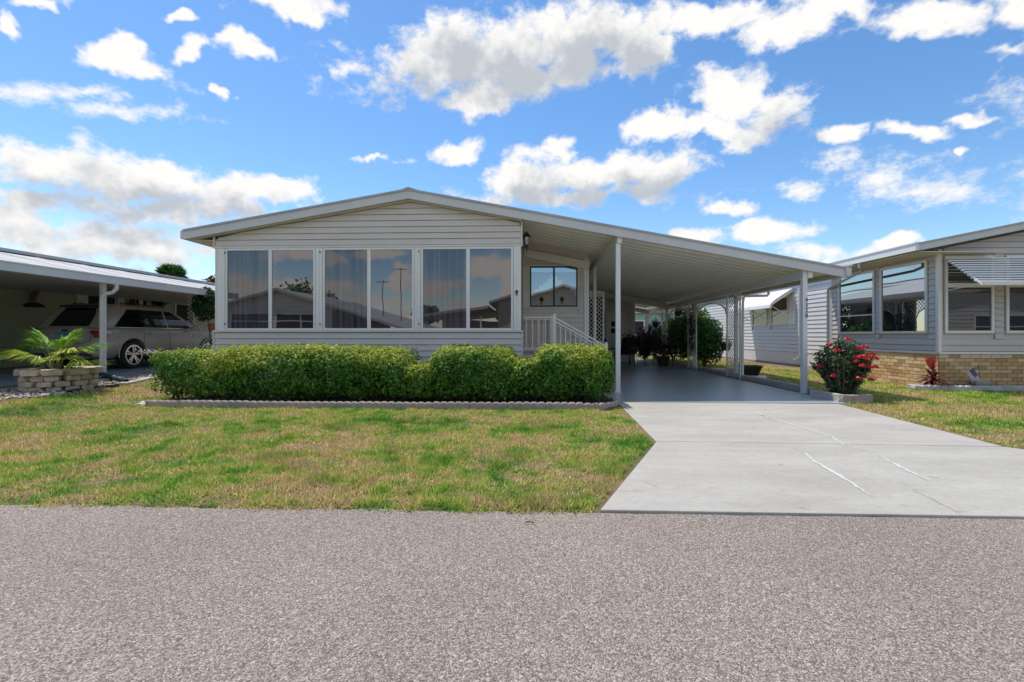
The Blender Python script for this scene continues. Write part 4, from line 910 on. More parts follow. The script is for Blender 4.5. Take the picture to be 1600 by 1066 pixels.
mb.build('stand_leg', M['black'], pp_)
P = np.array([4.25, 19, .95])+rng.normal(0, 1, (500, 3))*np.array([.2, .2, .15]); leaves('foliage', P, rng.normal(0, 1, (500, 3))+[0, 0, 1], .12, M['vine'], pp_, rng.random(500)*.4, asp=.4, kind='stuff')
bush('leafy_shrub', 'dark shrub between the last lattice column and the utility room wall', (5.25, 21.2, .04), .5, .5, 1.35, 2600, .10, M['purple'], 31, group='shrubs outside the carport')
# mint house and trees beyond
FH = root('mint_house', 'pale mint green house seen through the far lattice arches', 'house', (12.5, 40, 0))
MB().box(6.5, 21, 40, 50, 0, 3.1).build('wall', mat('mint_wall', (.30, .48, .42), .7, dirt=.1), FH)
MB().prism([(6, 39.6, 3.1), (21.5, 39.6, 3.1), (13.7, 39.6, 4.5)], (0, 11, 0)).build('roof', M['white'], FH)
for xx in (8.5, 11.3, 14.2):
    mb = MB(); mb.box(xx, xx+1.4, 39.95, 40.02, 1.2, 2.5); w = mb.build('window', M['white'], FH); MB().box(xx+.1, xx+1.3, 39.93, 39.949, 1.3, 2.4).build('pane', M['glassd'], w)
def tree(label, c, h, cr, n, lm, seed, leaf=.5, nm='tree'):
    r = root(nm, label, 'tree', c, 'trees beyond the houses'); mb = MB(); rr = random.Random(seed)
    mb.tube([c, (c[0]+.2, c[1], c[2]+h*.35), (c[0], c[1], c[2]+h*.7)], .2, 8, radii=[.3, .22, .12])
    for k in range(6):
        a = rr.uniform(0, 6.28); mb.tube([(c[0]+.1, c[1], c[2]+h*.45), (c[0]+cr*.4*math.cos(a), c[1]+cr*.4*math.sin(a), c[2]+h*.65), (c[0]+cr*.7*math.cos(a), c[1]+cr*.7*math.sin(a), c[2]+h*.85)], .08, 6, radii=[.12, .07, .02], cap=False)
    mb.build('trunk', M['stem'], r); P = []; 
    for k in range(14):
        g = unit(rng.normal(0, 1, (1, 3)))[0]*cr*.65; cc_ = np.array([c[0], c[1], c[2]+h*.78])+g*np.array([1, 1, .55]); q = unit(rng.normal(0, 1, (n//14, 3)))*(rng.random((n//14, 1))**.4)*cr*.42; P.append(cc_+q)
    P = np.concatenate(P); leaves('crown', P, rng.normal(0, .6, (len(P), 3))+[0, 0, 1], leaf, lm, r, rng.random(len(P)), asp=.5, kind='stuff')
def fanpalm(label, c, h, cr, seed):
    r = root('palm_tree', label, 'palm tree', c, None); MB().tube([c, (c[0]+.1, c[1], c[2]+h*.5), (c[0], c[1], c[2]+h)], .16, 8, radii=[.24, .17, .15]).build('trunk', M['stem'], r)
    rr = random.Random(seed); mb = MB()
    for k in range(46):
        az = rr.uniform(0, 6.28); el = rr.uniform(-.7, 1.3); d = Vector((math.cos(az)*math.cos(el), math.sin(az)*math.cos(el), math.sin(el))); s = d.cross(Vector((0, 0, 1))).normalized(); u_ = s.cross(d)
        o = Vector(c)+Vector((0, 0, h))+d*cr*.35
        for q in range(13):
            t = -1.35+2.7*q/12; e = (d*math.cos(t)+s*math.sin(t))*cr*.62; tip = o+e-Vector((0, 0, cr*.10*(1-el/2))); w_ = (s*math.cos(t)-d*math.sin(t))*.045*cr
            mb.add([o, o+e*.6+w_, tip, o+e*.6-w_], [(0, 1, 2, 3)])
    o = mb.build('crown', M['vine'], r, kind='stuff'); n = len(o.data.vertices); a = o.data.attributes.new('rnd', 'FLOAT', 'POINT'); a.data.foreach_set('value', np.repeat(rng.random(n//4), 4).astype(np.float32))
tY = 45; fanpalm('bushy fan palm top showing above the left neighbour roof', (PX(268, tY), tY, 0), PZ(268, 437, tY), 1.9, 5)
tree('rust brown treetop at the left edge of the house, beyond the roof', (PX(338, 60)+.6, 60, 0), PZ(338, 423, 60)/.98, 2.4, 1400, M['brownleaf'], 6, .4)
for k, (x, y_, h) in enumerate(((14, 62, 5), (20, 58, 4.6), (27, 64, 5.2), (9, 66, 4.8))):
    tree(['rounded tree far beyond the mint house, on its left', 'low green tree behind the mint house middle', 'broad tree far right behind the neighbour roof', 'small tree far behind the carport'][k], (x, y_, 0), h, 2.6, 1400, M['shrub'], 40+k, .5)
# ================================================================== left neighbour
EX = -9.6
NH = root('green_house', 'olive green mobile home with a white carport roof, shading the parked car', 'house', (-14.6, 12, .3))
WX = -14.6; fG = fmap('+x', WX)
MB().box(WX-.12, WX-.01, 4, 22, .3, 3.2).build('wall', M['green'], NH)
wa0, wa1 = YX(135, WX), YX(180, WX)
wz0, wz1 = PZ(150, 478, 15), PZ(150, 444, 15)
dY0, dY1 = YX(274, WX)+.0, YX(300, WX)
siding(NH, fG, 4, 22, .86, 3.0, M['green'], pitch=.235, holes=[(wa0-.05, wa1+.05, wz0-.04, 3.0), (dY0-.08, dY1+.1, 0, 2.62)], out=.02)
k = 4.0; pm_ = None
while k < 21.9:
    if not (k > dY0-.3 and k < dY1): MB().hexa([fG(k, .012, .31), fG(k+.27, .012, .31), fG(k+.27, -.009, .31), fG(k, -.009, .31), fG(k, .012, .85), fG(k+.27, .012, .85), fG(k+.27, -.009, .85), fG(k, -.009, .85)]).build('skirting_panel', M['green'], NH)
    k += .285
window(NH, fG, wa0, wa1, wz0-.02, 2.62, M['white'], M['dark'], fw=.03, out=.03)
for a0, a1 in ((YX(118, WX), wa0-.02), (wa1+.05, YX(193, WX))):
    mb = MB(); fbox(mb, fG, a0, a1, .02, .05, wz0-.06, 2.66); mb.build('shutter', M['cream'], NH, bevel=.004)
for a0, a1 in ((YX(213, WX), YX(214.5, WX)), (YX(236, WX), YX(238, WX))):
    mb = MB(); fbox(mb, fG, a0, a1, .022, .04, .9, 2.9); mb.build('panel_joint', M['dark'], NH)
mb = MB(); fbox(mb, fG, YX(240, WX), YX(251, WX), .022, .035, .9, 2.85); mb.build('pale_panel', M['green'], NH)
mb = MB(); fbox(mb, fG, dY0, dY1, .0, .02, .31, 2.48); mb.build('screen_door', M['dark'], NH)
mb = MB(); fbox(mb, fG, dY0-.09, dY0, .0, .05, .31, 2.57); fbox(mb, fG, dY1, dY1+.09, 0, .05, .31, 2.57); fbox(mb, fG, dY0, dY1, 0, .05, 2.481, 2.57); mb.build('door_frame', M['cream'], NH)
# roof: white sheet rising away from the eave
e0, e1 = 2.38, 2.53
mb = MB(); Y0, Y1 = 4.2, 24
mb.hexa([(EX, Y0, e1-.03), (EX, Y1, e1-.03), (-13.0, Y1, e1+.70), (-13.0, Y0, e1+.70), (EX, Y0, e1-.012), (EX, Y1, e1-.012), (-13.0, Y1, e1+.73), (-13.0, Y0, e1+.73)])
mb.hexa([(-13.0, Y0, e1+.70), (-13.0, Y1, e1+.70), (-20, Y1, e1+.2), (-20, Y0, e1+.2), (-13.0, Y0, e1+.74), (-13.0, Y1, e1+.74), (-20, Y1, e1+.24), (-20, Y0, e1+.24)])
mb.build('roof', mat('roof_white', (.52, .50, .47), .6, dirt=.35, var=.1, scale=5, stretch=(1, .3, 1)), NH)
y = Y0
while y < Y1:
    mb = MB(); mb.hexa([(EX-.03, y, e1-.012), (EX-.03, y+.03, e1-.012), (-12.95, y+.03, e1+.71), (-12.95, y, e1+.71), (EX-.03, y, e1+.0), (EX-.03, y+.03, e1+.0), (-12.95, y+.03, e1+.735), (-12.95, y, e1+.735)]); mb.build('roof_seam', M['white'], NH); y += 1.22
mb = MB(); mb.box(EX+.001, EX+.06, Y0, Y1, e0, e1+.0); mb.box(EX-.05, EX+.075, Y0, Y1, e1+.001, e1+.03); mb.build('gutter', M['white'], NH)
mb = MB(); mb.box(-13.25, -12.85, Y0, Y1, e1+.73, e1+.81); mb.build('ridge_cap', M['cap'], NH)
mb = MB(); mb.box(-13.6, -12.9, 9.4, 10.5, e1+.812, e1+.97); mb.build('roof_vent', M['cap'], NH, bevel=.02)
mb = MB(); mb.box(EX-.3, EX-.01, Y0, Y1, e0+.02, e0+.12); mb.build('beam', M['white'], NH)
mb = MB(); mb.box(WX-.01, EX-.31, 4.3, 22, e0+.13, e0+.15); mb.build('ceiling', M['siding_white'], NH)
PY = 10.2; px0 = PX(162, PY); 
for yy in (10.2, 14.0, 18.0):
    mb = MB(); mb.box(px0-.06, px0+.03, yy-.045, yy+.045, .3, e0+.02); mb.build('post', M['white'], NH, bevel=.006)
# downspout with the S bend, ending in a green flexible hose
dx = PX(176, PY-.12)-.0; dyy = PY-.14
mb = MB(); mb.tube([(EX+.03, dyy+.28, e0), (EX+.04, dyy+.27, e0-.10), (EX+.0, dyy+.2, e0-.20), (px0+.16, dyy+.03, e0-.24), (px0+.09, dyy, e0-.30), (px0+.085, dyy, e0-.44), (px0+.085, dyy, .36)], .042, 12)
mb.build('downspout', M['cream'], NH, smooth=True)
hose = root('drain_hose', 'short dark green ribbed drain hose lying on the gravel under the left downspout', 'hose', (px0+.1, dyy, .25))
a = Vector((px0+.06, dyy-.01, .33)); gx, gy = GP(197, 601); b = Vector((gx, gy, .22+.065)); pts = []; rad = []
n = 44
for k in range(n+1):
    t = k/n; p = a.lerp(b, t); p.z = a.z*(1-t)**1.6+b.z*(1-(1-t)**1.6); pts.append(p); rad.append(.052+.009*math.sin(k*math.pi*.9))
mb = MB(); mb.tube(pts, .06, 12, radii=rad, cap=False); mb.tube(pts, .04, 12, radii=[.04]*len(pts), mi=1); mb.build('hose_tube', [M['hose'], M['dark']], hose, smooth=True)
# pelican wall plaque
PE = root('pelican_plaque', 'brown pelican wall ornament on a dark base on the green siding', 'ornament', (WX+.05, YX(48, WX), 2.0))
py0 = YX(48, WX); 
def pl(px, pyy, d=.04): Y = YX(px, WX); return (WX+d, Y, PZ(px, pyy, Y))
mb = MB(); mb.prism([pl(33, 478), pl(38, 474), pl(46, 472.5), (WX+.04, YX(56, WX), PZ(56, 473, YX(56, WX))), pl(64, 477), pl(68, 480), pl(58, 480.5), pl(40, 480)], (.05, 0, 0)); mb.build('base', M['dark'], PE)
mb = MB(); mb.tube([pl(47, 473, .08), pl(47.5, 466, .09), pl(50, 459, .09), pl(54, 455, .09), pl(55.5, 452, .09), pl(53, 448.5, .09), pl(51, 446, .09)], .05, 8, radii=[.05, .075, .075, .05, .03, .027, .03]); mb.tube([pl(50.5, 446, .09), pl(49.5, 451, .1)], .02, 6, radii=[.022, .008]); mb.build('bird', mat('pelican_brown', (.16, .10, .075), .6, var=.5, scale=9), PE, smooth=True)
# shelf clutter and wreath
def deco(name, label, cat, fn, loc, m):
    r = root(name, label, cat, loc); mb = MB(); fn(mb); mb.build(name+'_body', m, r, smooth=True)
WR_ = root('wreath', 'dark shaggy wreath with a pink and cream bow on the green wall above the car', 'wreath', pl(246, 466))
c = np.array(pl(246, 466, .12)); n = 1200; t = rng.uniform(0, 6.28, n); rr_ = .25+rng.normal(0, .055, n)
P = c+np.stack([rng.normal(0, .05, n), rr_*np.cos(t)*1.15, rr_*np.sin(t)], 1); leaves('twigs', P, rng.normal(0, 1, (n, 3)), .08, M['purple'], WR_, rng.random(n)*.3, asp=.3, kind='stuff')
P = c+np.array([.1, .14, -.07])+rng.normal(0, .08, (260, 3)); leaves('bow', P, rng.normal(0, 1, (260, 3)), .09, M['pinkleaf'], WR_, rng.random(260), asp=.6, kind='stuff')
SH = root('wall_shelf', 'narrow dark wall shelf on the green wall behind the car roof', 'shelf', pl(215, 477)); 
z_ = PZ(215, 478, YX(215, WX)); mb = MB(); mb.box(WX+.02, WX+.2, YX(196, WX), YX(232, WX), z_-.03, z_); mb.build('shelf_board', M['dark'], SH)
for k, (p_, m_, nm, lb, prof) in enumerate(((199.5, 'black', 'bottle', 'small dark bottle at the left end of the wall shelf', [(.04, 0), (.04, .13), (.015, .18), (.015, .23)]), (204, 'brown', 'figurine', 'brown figurine with a flower head on the wall shelf', [(.06, 0), (.03, .1), (.05, .2), (.02, .3), (.09, .42), (.03, .5)]), (215, 'white', 'lantern', 'small white lantern on the wall shelf', [(.07, 0), (.07, .2), (.08, .21), (.02, .3)]), (221, 'black', 'jar', 'black jar right of the white lantern on the wall shelf', [(.06, 0), (.08, .08), (.05, .16), (.05, .2)]), (224.5, 'dark', 'candlestick', 'thin dark candlestick at the right end of the wall shelf', [(.05, 0), (.015, .05), (.015, .26), (.03, .27)]))):
    Y = YX(p_, WX); r = root(nm, lb, nm, (WX+.11, Y, z_)); mb = MB(); mb.lathe(prof, (WX+.11, Y, z_+.001), 12); mb.build('body', M[m_], r, smooth=True)
# lattice panel and vine
LS = root('lattice_screen', 'white lattice panel half covered by a green vine, left of the porch', 'trellis', (PX(314, 13.6), 13.6, .25))
f15 = fmap('-y', 13.6); xa, xb = PX(293, 13.6), PX(334, 13.6); za, zb_ = .25, PZ(300, 453, 13.6)
mb = MB(); lattice(mb, f15, xa, xb, za, zb_, pitch=.088, sw=.030, th=.01); mb.build('lattice', M['lattice'], LS, kind='stuff')
mb = MB(); fbox(mb, f15, xa, xb, -.006, -.001, PZ(310, 520, 13.6)-.02, PZ(310, 520, 13.6)+.02); mb.build('frame', M['lattice'], LS)
vx = PX(322, 13.4); vz = PZ(322, 476, 13.4); VN = root('climbing_vine', 'bright green vine growing over the top right of the lattice panel left of the porch', 'vine', (vx, 13.4, .2))
P = np.array([vx, 13.38, vz])+unit(rng.normal(0, 1, (1500, 3)))*(rng.random((1500, 1))**.5)*np.array([.42, .18, .52]); leaves('foliage', P, rng.normal(0, .5, (1500, 3))+[0, -1, .5], .11, M['vine'], VN, rng.random(1500), asp=.5, kind='stuff')
MB().tube([(vx+.1, 13.4, .2), (vx+.15, 13.4, 1.0), (vx, 13.38, vz)], .02, 6, radii=[.025, .018, .01]).build('stem', M['stem'], VN)
ob = root('orange_pot', 'rust orange hanging pot by the porch corner under the vine', 'pot', (PX(333, 13.1), 13.1, 1.1)); pot((PX(334, 13.1), 13.1, PZ(333, 518, 13.1)), .10, .15, .24, M['terra'], 'pot_body', ob)
# ---- the car
def build_car():
    r = root('parked_car', 'silver crossover car parked nose-in under the green house carport', 'car', (0, 0, 0))
    Ln = 4.72
    # rings: z, rear x, front x, half width, corner radius, droop of the front
    rings = [(.30, .16, 4.52, .80, .35), (.36, .06, 4.62, .88, .35), (.50, .0, 4.70, .945, .38), (.66, .01, 4.72, .963, .40), (.80, .045, 4.70, .965, .40), (.94, .085, 4.62, .955, .42), (1.03, .115, 4.50, .935, .45), (1.075, .145, 4.35, .905, .48)]
    cab = [(1.085, .155, 3.72, .895, .25), (1.12, .18, 3.62, .888, .22), (1.36, .36, 3.18, .835, .20), (1.57, .50, 2.80, .78, .20), (1.67, .58, 2.60, .735, .22), (1.72, .70, 2.40, .65, .25), (1.745, 1.0, 2.15, .45, .3)]
    def outline(z, xr, xf, hw, cr_, n=8):
        P = []; cf = cr_*1.7 if z < 1.08 else cr_
        for (cx_, cy_, a0, rx_) in ((xf-cf, hw-cr_, 0, cf), (xr+cr_*.8, hw-cr_, 90, cr_*.8), (xr+cr_*.8, -hw+cr_, 180, cr_*.8), (xf-cf, -hw+cr_, 270, cf)):
            for k in range(n+1):
                t = R(a0+90*k/n); e_ = 2/2.4
                c_, s_ = math.cos(t), math.sin(t); c_ = math.copysign(abs(c_)**e_, c_); s_ = math.copysign(abs(s_)**e_, s_)
                P.append((cx_+rx_*c_, cy_+cr_*s_))
        # add straight side samples for the droop
        out = []
        for k in range(len(P)):
            out.append(P[k]); q = P[(k+1) % len(P)]
            if k in (8, 26):
                for s in range(1, 12): out.append((P[k][0]+(q[0]-P[k][0])*s/12, P[k][1]+(q[1]-P[k][1])*s/12))
        return [(x, y_, z-(.13*max(0, (x-3.3)/1.4)**1.5 if z > .9 else 0)) for x, y_ in out]
    def loft(rs):
        mb = MB(); n = None
        for q in rs:
            o = outline(*q); n = len(o); mb.v += o
        for i in range(len(rs)-1):
            for k in range(n): mb.f.append((i*n+k, i*n+(k+1) % n, (i+1)*n+(k+1) % n, (i+1)*n+k)); mb.m.append(0)
        mb.f.append(tuple(range(n))[::-1]); mb.m.append(0); e = (len(rs)-1)*n; mb.f.append(tuple(range(e, e+n))); mb.m.append(0)
        return mb
    body = loft(rings).build('body', M['carpaint'], r, smooth=False)
    wx = (1.02, 3.84); cut = MB()
    for x in wx:
        for s in (-1, 1):
            pr_ = [(x+.435*math.cos(t), s*.62, .38+.435*math.sin(t)) for t in [2*math.pi*k/32 for k in range(32)]]
            cut.prism(pr_, (0, s*.5, 0))
    co_ = cut.build('cutter', M['dark']); bpy.context.view_layer.update()
    for ob_ in (body, co_):
        bm_ = __import__('bmesh').new(); bm_.from_mesh(ob_.data); __import__('bmesh').ops.recalc_face_normals(bm_, faces=bm_.faces); bm_.to_mesh(ob_.data); bm_.free()
    md = body.modifiers.new('b', 'BOOLEAN'); md.operation = 'DIFFERENCE'; md.object = co_; md.solver = 'EXACT'
    bpy.context.view_layer.update(); dg = bpy.context.evaluated_depsgraph_get(); me = bpy.data.meshes.new_from_object(body.evaluated_get(dg)); body.modifiers.clear(); body.data = me
    me.shade_smooth(); me.set_sharp_from_angle(angle=R(32)); me.materials.clear(); me.materials.append(M['carpaint'])
    bpy.data.objects.remove(co_)
    cabo = loft(cab); cabo.build('cabin', M['carpaint'], r, smooth=True)
    def hwz(z):
        for a, b in zip(cab, cab[1:]):
            if a[0] <= z <= b[0]: return a[3]+(b[3]-a[3])*(z-a[0])/(b[0]-a[0])
        return cab[0][3]
    def xrz(z):
        for a, b in zip(cab, cab[1:]):
            if a[0] <= z <= b[0]: return a[1]+(b[1]-a[1])*(z-a[0])/(b[0]-a[0])
        return cab[0][1]
    def xfz(z):
        for a, b in zip(cab, cab[1:]):
            if a[0] <= z <= b[0]: return a[2]+(b[2]-a[2])*(z-a[0])/(b[0]-a[0])
        return cab[0][2]
    zs = [1.115, 1.2, 1.36, 1.48, 1.60]
    def sidewin(fa, fb, s, name, o=.008, m='carglass', zz=zs):
        mb = MB()
        for z in zz:
            for x in (fa(z), fb(z)):
                mb.v.append((x, s*(hwz(z)+o), z)); 
        n = len(zz)
        for k in range(n-1): mb.f.append((2*k, 2*k+1, 2*k+3, 2*k+2)); mb.m.append(0)
        off = len(mb.v); mb.v += [(x, y_-s*.03, z) for x, y_, z in mb.v]
        for k in range(n-1):
            for q in (0, 1): mb.f.append((2*k+q, 2*k+2+q, off+2*k+2+q, off+2*k+q)); mb.m.append(0)
        return mb.build(name, M[m], r)
    for s in (-1, 1):
        sidewin(lambda z: .50+(z-1.115)*1.05, lambda z: 1.42+.10*(z-1.115), s, 'side_window')
        sidewin(lambda z: 1.47+.05*(z-1.115), lambda z: 2.24-.18*(z-1.115), s, 'side_window')
        sidewin(lambda z: 2.31-.18*(z-1.115), lambda z: 3.30-1.75*(z-1.115), s, 'side_window')
        sidewin(lambda z: 1.425+.10*(z-1.115), lambda z: 1.465+.05*(z-1.115), s, 'pillar_trim', .010, 'black')
        mb = MB(); mb.box(.60, 3.4, s*.885-.012, s*.885+.012, 1.092, 1.108); mb.build('window_trim', M['chrome'], r)
        mb = MB(); mb.beam((.95, s*.64, 1.765), (2.4, s*.64, 1.75), .03, .022); mb.tube([(.95, s*.64, 1.70), (.95, s*.64, 1.765)], .018, 6); mb.tube([(2.4, s*.64, 1.68), (2.4, s*.64, 1.75)], .018, 6); mb.build('roof_rail', M['black'], r, bevel=.004)
        for x in (1.18, 2.06):
            xx = x+.25; mb = MB(); mb.tube([(xx, s*.955, .925), (xx+.03, s*.985, .93), (xx+.17, s*.985, .93), (xx+.2, s*.955, .925)], .014, 8); mb.build('door_handle', M['chrome'], r, smooth=True)
        for xx, z0_ in ((1.36, .80), (2.27, .42), (3.22, .42)):
            mb = MB(); mb.tube([(xx, s*(.966 if z_ < 1 else .93), z_) for z_ in (z0_, .66, .8)]+[(xx, s*.958, .94), (xx, s*.938, 1.03)], .0045, 5); mb.build('door_gap', M['dark'], r)
        mb = MB(); mb.box(1.55, 3.35, s*.90-.045, s*.90+.045, .27, .345); mb.build('sill_step', M['plasticgrey'], r, bevel=.01)
        # wheels
        for x in wx:
            mb = MB()
            prof = [(.26, -.115), (.33, -.12), (.362, -.10), (.372, -.06), (.372, .06), (.362, .10), (.33, .12), (.26, .115)]
            for (ra, t_) in prof:
                for k in range(40): a = 2*math.pi*k/40; mb.v.append((x+ra*math.cos(a), s*(.845+t_), .372+ra*math.sin(a)))
            for i_ in range(len(prof)-1):
                for k in range(40): mb.f.append((i_*40+k, i_*40+(k+1) % 40, (i_+1)*40+(k+1) % 40, (i_+1)*40+k)); mb.m.append(0)
            whl = mb.build('wheel', M['rubber'], r, smooth=True)
            mb = MB(); cy_ = s*.90
            def ring(r0, r1, y0, y1, seg=40):
                o = len(mb.v)
                for (ra, yy) in ((r0, y0), (r0, y1), (r1, y1), (r1, y0)):
                    for k in range(seg): a = 2*math.pi*k/seg; mb.v.append((x+ra*math.cos(a), yy, .372+ra*math.sin(a)))
                for i_ in range(4):
                    for k in range(seg): mb.f.append((o+i_*seg+k, o+i_*seg+(k+1) % seg, o+((i_+1) % 4)*seg+(k+1) % seg, o+((i_+1) % 4)*seg+k)); mb.m.append(0)
            ring(.235, .268, s*.80, s*.965); ring(.0, .06, s*.90, s*.955, 20)
            for k in range(5):
                for off_ in (-.16, .16):
                    a = 2*math.pi*k/5+.3; c1 = (x+.04*math.cos(a+off_*2), s*.945, .372+.04*math.sin(a+off_*2)); c2 = (x+.245*math.cos(a+off_), s*.95, .372+.245*math.sin(a+off_))
                    mb.beam(c1, c2, .034, .03, (0, 1, 0))
            mb.build('rim', M['chrome'], whl)
            mb = MB()
            mb.prism([(x+.232*math.cos(t), s*.80, .372+.232*math.sin(t)) for t in [2*math.pi*k/24 for k in range(24)]], (0, s*.05, 0)); mb.build('brake_disc', M['dark'], whl)
            mb = MB(); ar = [(x+.447*math.cos(t), s*.955, .38+.447*math.sin(t)) for t in [R(-8)+R(196)*k/24 for k in range(25)]]; mb.tube(ar, .016, 6); mb.build('arch_lip', M['carpaint'], r, smooth=True)
    MB().box(.5, 4.2, -.60, .60, .25, .55).build('underbody', M['dark'], r)
    # rear end
    mb = MB(); 
    rz = [1.13, 1.24, 1.36, 1.48, 1.62]
    for z in rz:
        for q in range(9): y_ = (-1+2*q/8)*(hwz(z)-.055); mb.v.append((xrz(z)-.012+.085*abs(-1+2*q/8)**5, y_, z))
    for k in range(len(rz)-1):
        for q in range(8): mb.f.append((k*9+q, k*9+q+1, k*9+10+q, k*9+9+q)); mb.m.append(0)
    mb.build('rear_window', M['carglass'], r, smooth=True)
    mb = MB(); mb.hexa([(.44, -.54, 1.64), (.44, .54, 1.64), (.85, .60, 1.66), (.85, -.60, 1.66), (.46, -.53, 1.68), (.46, .53, 1.68), (.95, .56, 1.735), (.95, -.56, 1.735)]); mb.build('spoiler', M['black'], r, bevel=.01)
    mb = MB(); mb.tube([(.135, -.2, 1.18), (.20, .25, 1.30)], .008, 6); mb.build('wiper', M['black'], r)
    mb = MB(); mb.tube([(.115, -.72, 1.09), (.03, -.70, .76), (.0, -.5, .70), (.0, .5, .70), (.03, .70, .76), (.115, .72, 1.09)], .005, 5); mb.build('tailgate_gap', M['dark'], r)
    mb = MB(); mb.box(.028, .07, -.36, .36, .775, .955); mb.build('plate_recess', M['carpaint'], r, bevel=.015)
    mb = MB(); mb.box(.012, .027, -.165, .165, .80, .95); mb.build('plate_frame', M['black'], r)
    mb = MB(); mb.box(.006, .0115, -.15, .15, .812, .938); mb.build('number_plate', M['plate'], r)
    mb = MB(); mb.v = []; mb.prism([(.10, .075*math.cos(t), 1.02+.032*math.sin(t)) for t in [2*math.pi*k/20 for k in range(20)]], (-.028, 0, 0)); mb.build('oval_badge', mat('badge_blue', (.02, .03, .08), .2, coat=1), r)
    for s in (-1, 1):
        # wrap-round tail lamp: tall shell at the corner
        mb = MB(); pts_ = []
        for z in (.84, .90, .96, 1.01):
            o = outline(*[ (z, .085+(z-.94)*.35, 4.5, .962-(z-.94)*.30, .42)][0]); cand = [p for p in o if p[0] < .26 and p[1]*s > .60]; cand.sort(key=lambda p: p[0]-p[1]*s); pts_.append([(p[0]-.012, p[1]+s*.012, z) for p in cand])
        n_ = min(len(p) for p in pts_)
        for row in pts_: mb.v += row[:n_]
        for i_ in range(3):
            for k in range(n_-1): mb.f.append((i_*n_+k, i_*n_+k+1, (i_+1)*n_+k+1, (i_+1)*n_+k)); mb.m.append(0)
        tl = mb.build('tail_light', M['redlens'], r)
        mb = MB(); mb.v = [(p[0]-.004, p[1]+s*.004, .955+(p[2]-.96)*.45+.01) for p in mb.v] if False else []
        mb.box(.19, .34, s*.968-.004, s*.968+.004, .945, 1.0); mb.build('clear_lens', M['whitelens'], tl)
        mb = MB(); mb.prism([(.04, s*.70+.05*math.cos(t), .57+.05*math.sin(t)) for t in [2*math.pi*k/14 for k in range(14)]], (-.045, 0, 0)); mb.build('reflector', M['redlens'], r)
        mb = MB(); mb.tube([(3.25, s*.90, 1.10), (3.2, s*1.03, 1.12)], .02, 6); mb.lathe([(.02, -.07), (.09, -.05), (.10, .03), (.06, .08)], (3.18, s*1.08, 1.15), 12); mb.build('wing_mirror', M['carpaint'], r, smooth=True)
    mb = MB(); mb.box(-.01, .12, -.72, .72, .36, .46); mb.build('bumper_insert', M['plasticgrey'], r, bevel=.01)
    for s in (-1, 1): MB().tube([(-.01, s*.55, .34), (.25, s*.55, .34)], .035, 12).build('exhaust_tip', M['chrome'], r, smooth=True)
    mb = MB(); mb.beam((3.66, 0, 1.13), (2.60, 0, 1.585), 1.35, .012); mb.build('windscreen', M['carglass'], r)
    return r
car = build_car()
car.rotation_euler.z = R(90); car.location = (-11.60, 11.0, .302); car.scale = (1, 1, 1)

# ---- planter ring with palm
PCX, PCY, PR = -8.40, 7.95, .46
pg = float(ground(PCX, PCY)); PL = root('stone_planter', 'round planter of stacked tan concrete blocks around the small palm', 'planter', (PCX, PCY, pg))
rr = random.Random(8)
for row, (rad, n, h0, hh) in enumerate(((PR-.03, 13, 0, .095), (PR-.02, 13, .098, .095), (PR-.03, 13, .196, .095), (PR-.0, 10, .294, .105))):
    for k in range(n):
        a = 2*math.pi*(k+.5*(row % 2)+.15*rr.random())/n; w_ = 2*math.pi*rad/n*.96; rd = rad+rr.uniform(-.018, .018)
        mb = MB(); rough(mb, (PCX+rd*math.cos(a), PCY+rd*math.sin(a), pg+h0+.0), w_, .16 if row < 3 else .22, hh-.006, a+math.pi/2+rr.uniform(-.05, .05), row*50+k, .010); mb.build('stone_block', M['block'], PL, bevel=.012)
MB().lathe([(PR-.13, .0), (PR-.13, .31), (0.01, .34)], (PCX, PCY, pg), 24).build('planter_soil', M['soil'], PL)
PT = root('small_palm', 'young fan palm with yellow-tipped fronds growing in the round stone planter', 'palm', (PCX, PCY, pg+.33))
base = Vector((PCX, PCY-.05, pg+.33)); allV = []; mbst = MB(); mbl = MB(); rl = []
fr = [((-1.25, -.1, .62), 0), ((-1.0, .3, .75), .1), ((-.62, .1, .86), .1), ((-.3, -.1, .92), .1), ((.05, .2, .95), .2), ((.3, -.1, .80), .3), ((.62, -.2, .62), .85), ((.48, -.35, .42), .9), ((-.3, -.45, .56), .95), ((-.85, -.35, .50), .0), ((.7, .3, .75), .2), ((-.1, -.5, .45), .5), ((.85, -.1, .30), .7)]
for (d, ye) in fr:
    d = (d[0]*.74, d[1]*.8, d[2]*.56); tip = base+Vector(d)*.96; o = base+Vector((d[0]*.12+rr.uniform(-.04, .04), d[1]*.12, 0)); m1 = o+Vector((d[0]*.35, d[1]*.35, d[2]*.75)); m2 = base+Vector((d[0]*.72, d[1]*.72, d[2]*1.0))
    mbst.tube([o, m1, m2], .012, 6, radii=[.018, .011, .006], cap=False)
    ax = (tip-m1).normalized(); sd = ax.cross(Vector((0, 0, 1))).normalized(); upv = sd.cross(ax)
    for q in range(34):
        t = q/33; s0 = m1.lerp(m2, .55+.45*t); 
        for sg in (-1, 1):
            ang = (1.0-.85*t)*sg; ln = (.50-.10*abs(t-.4))*rr.uniform(.85, 1.1); dd = (ax*math.cos(ang)+sd*math.sin(ang)+upv*rr.uniform(-.08, .14)).normalized()
            p1 = s0+dd*ln*.55; p2 = s0+dd*ln+Vector((0, 0, -.10*ln-rr.uniform(.02, .09))); w_ = dd.cross(Vector((0, 0, 1))).normalized()*.010
            mbl.add([s0, p1+w_, p2, p1-w_], [(0, 1, 2, 3)]); rl += [min(1, max(0, rr.uniform(.1, .55)+ye*.7*(.5+rr.random()*.6)))]*4
mbst.build('stalk', mat('palm_stalk', (.14, .19, .05), .6), PT, smooth=True)
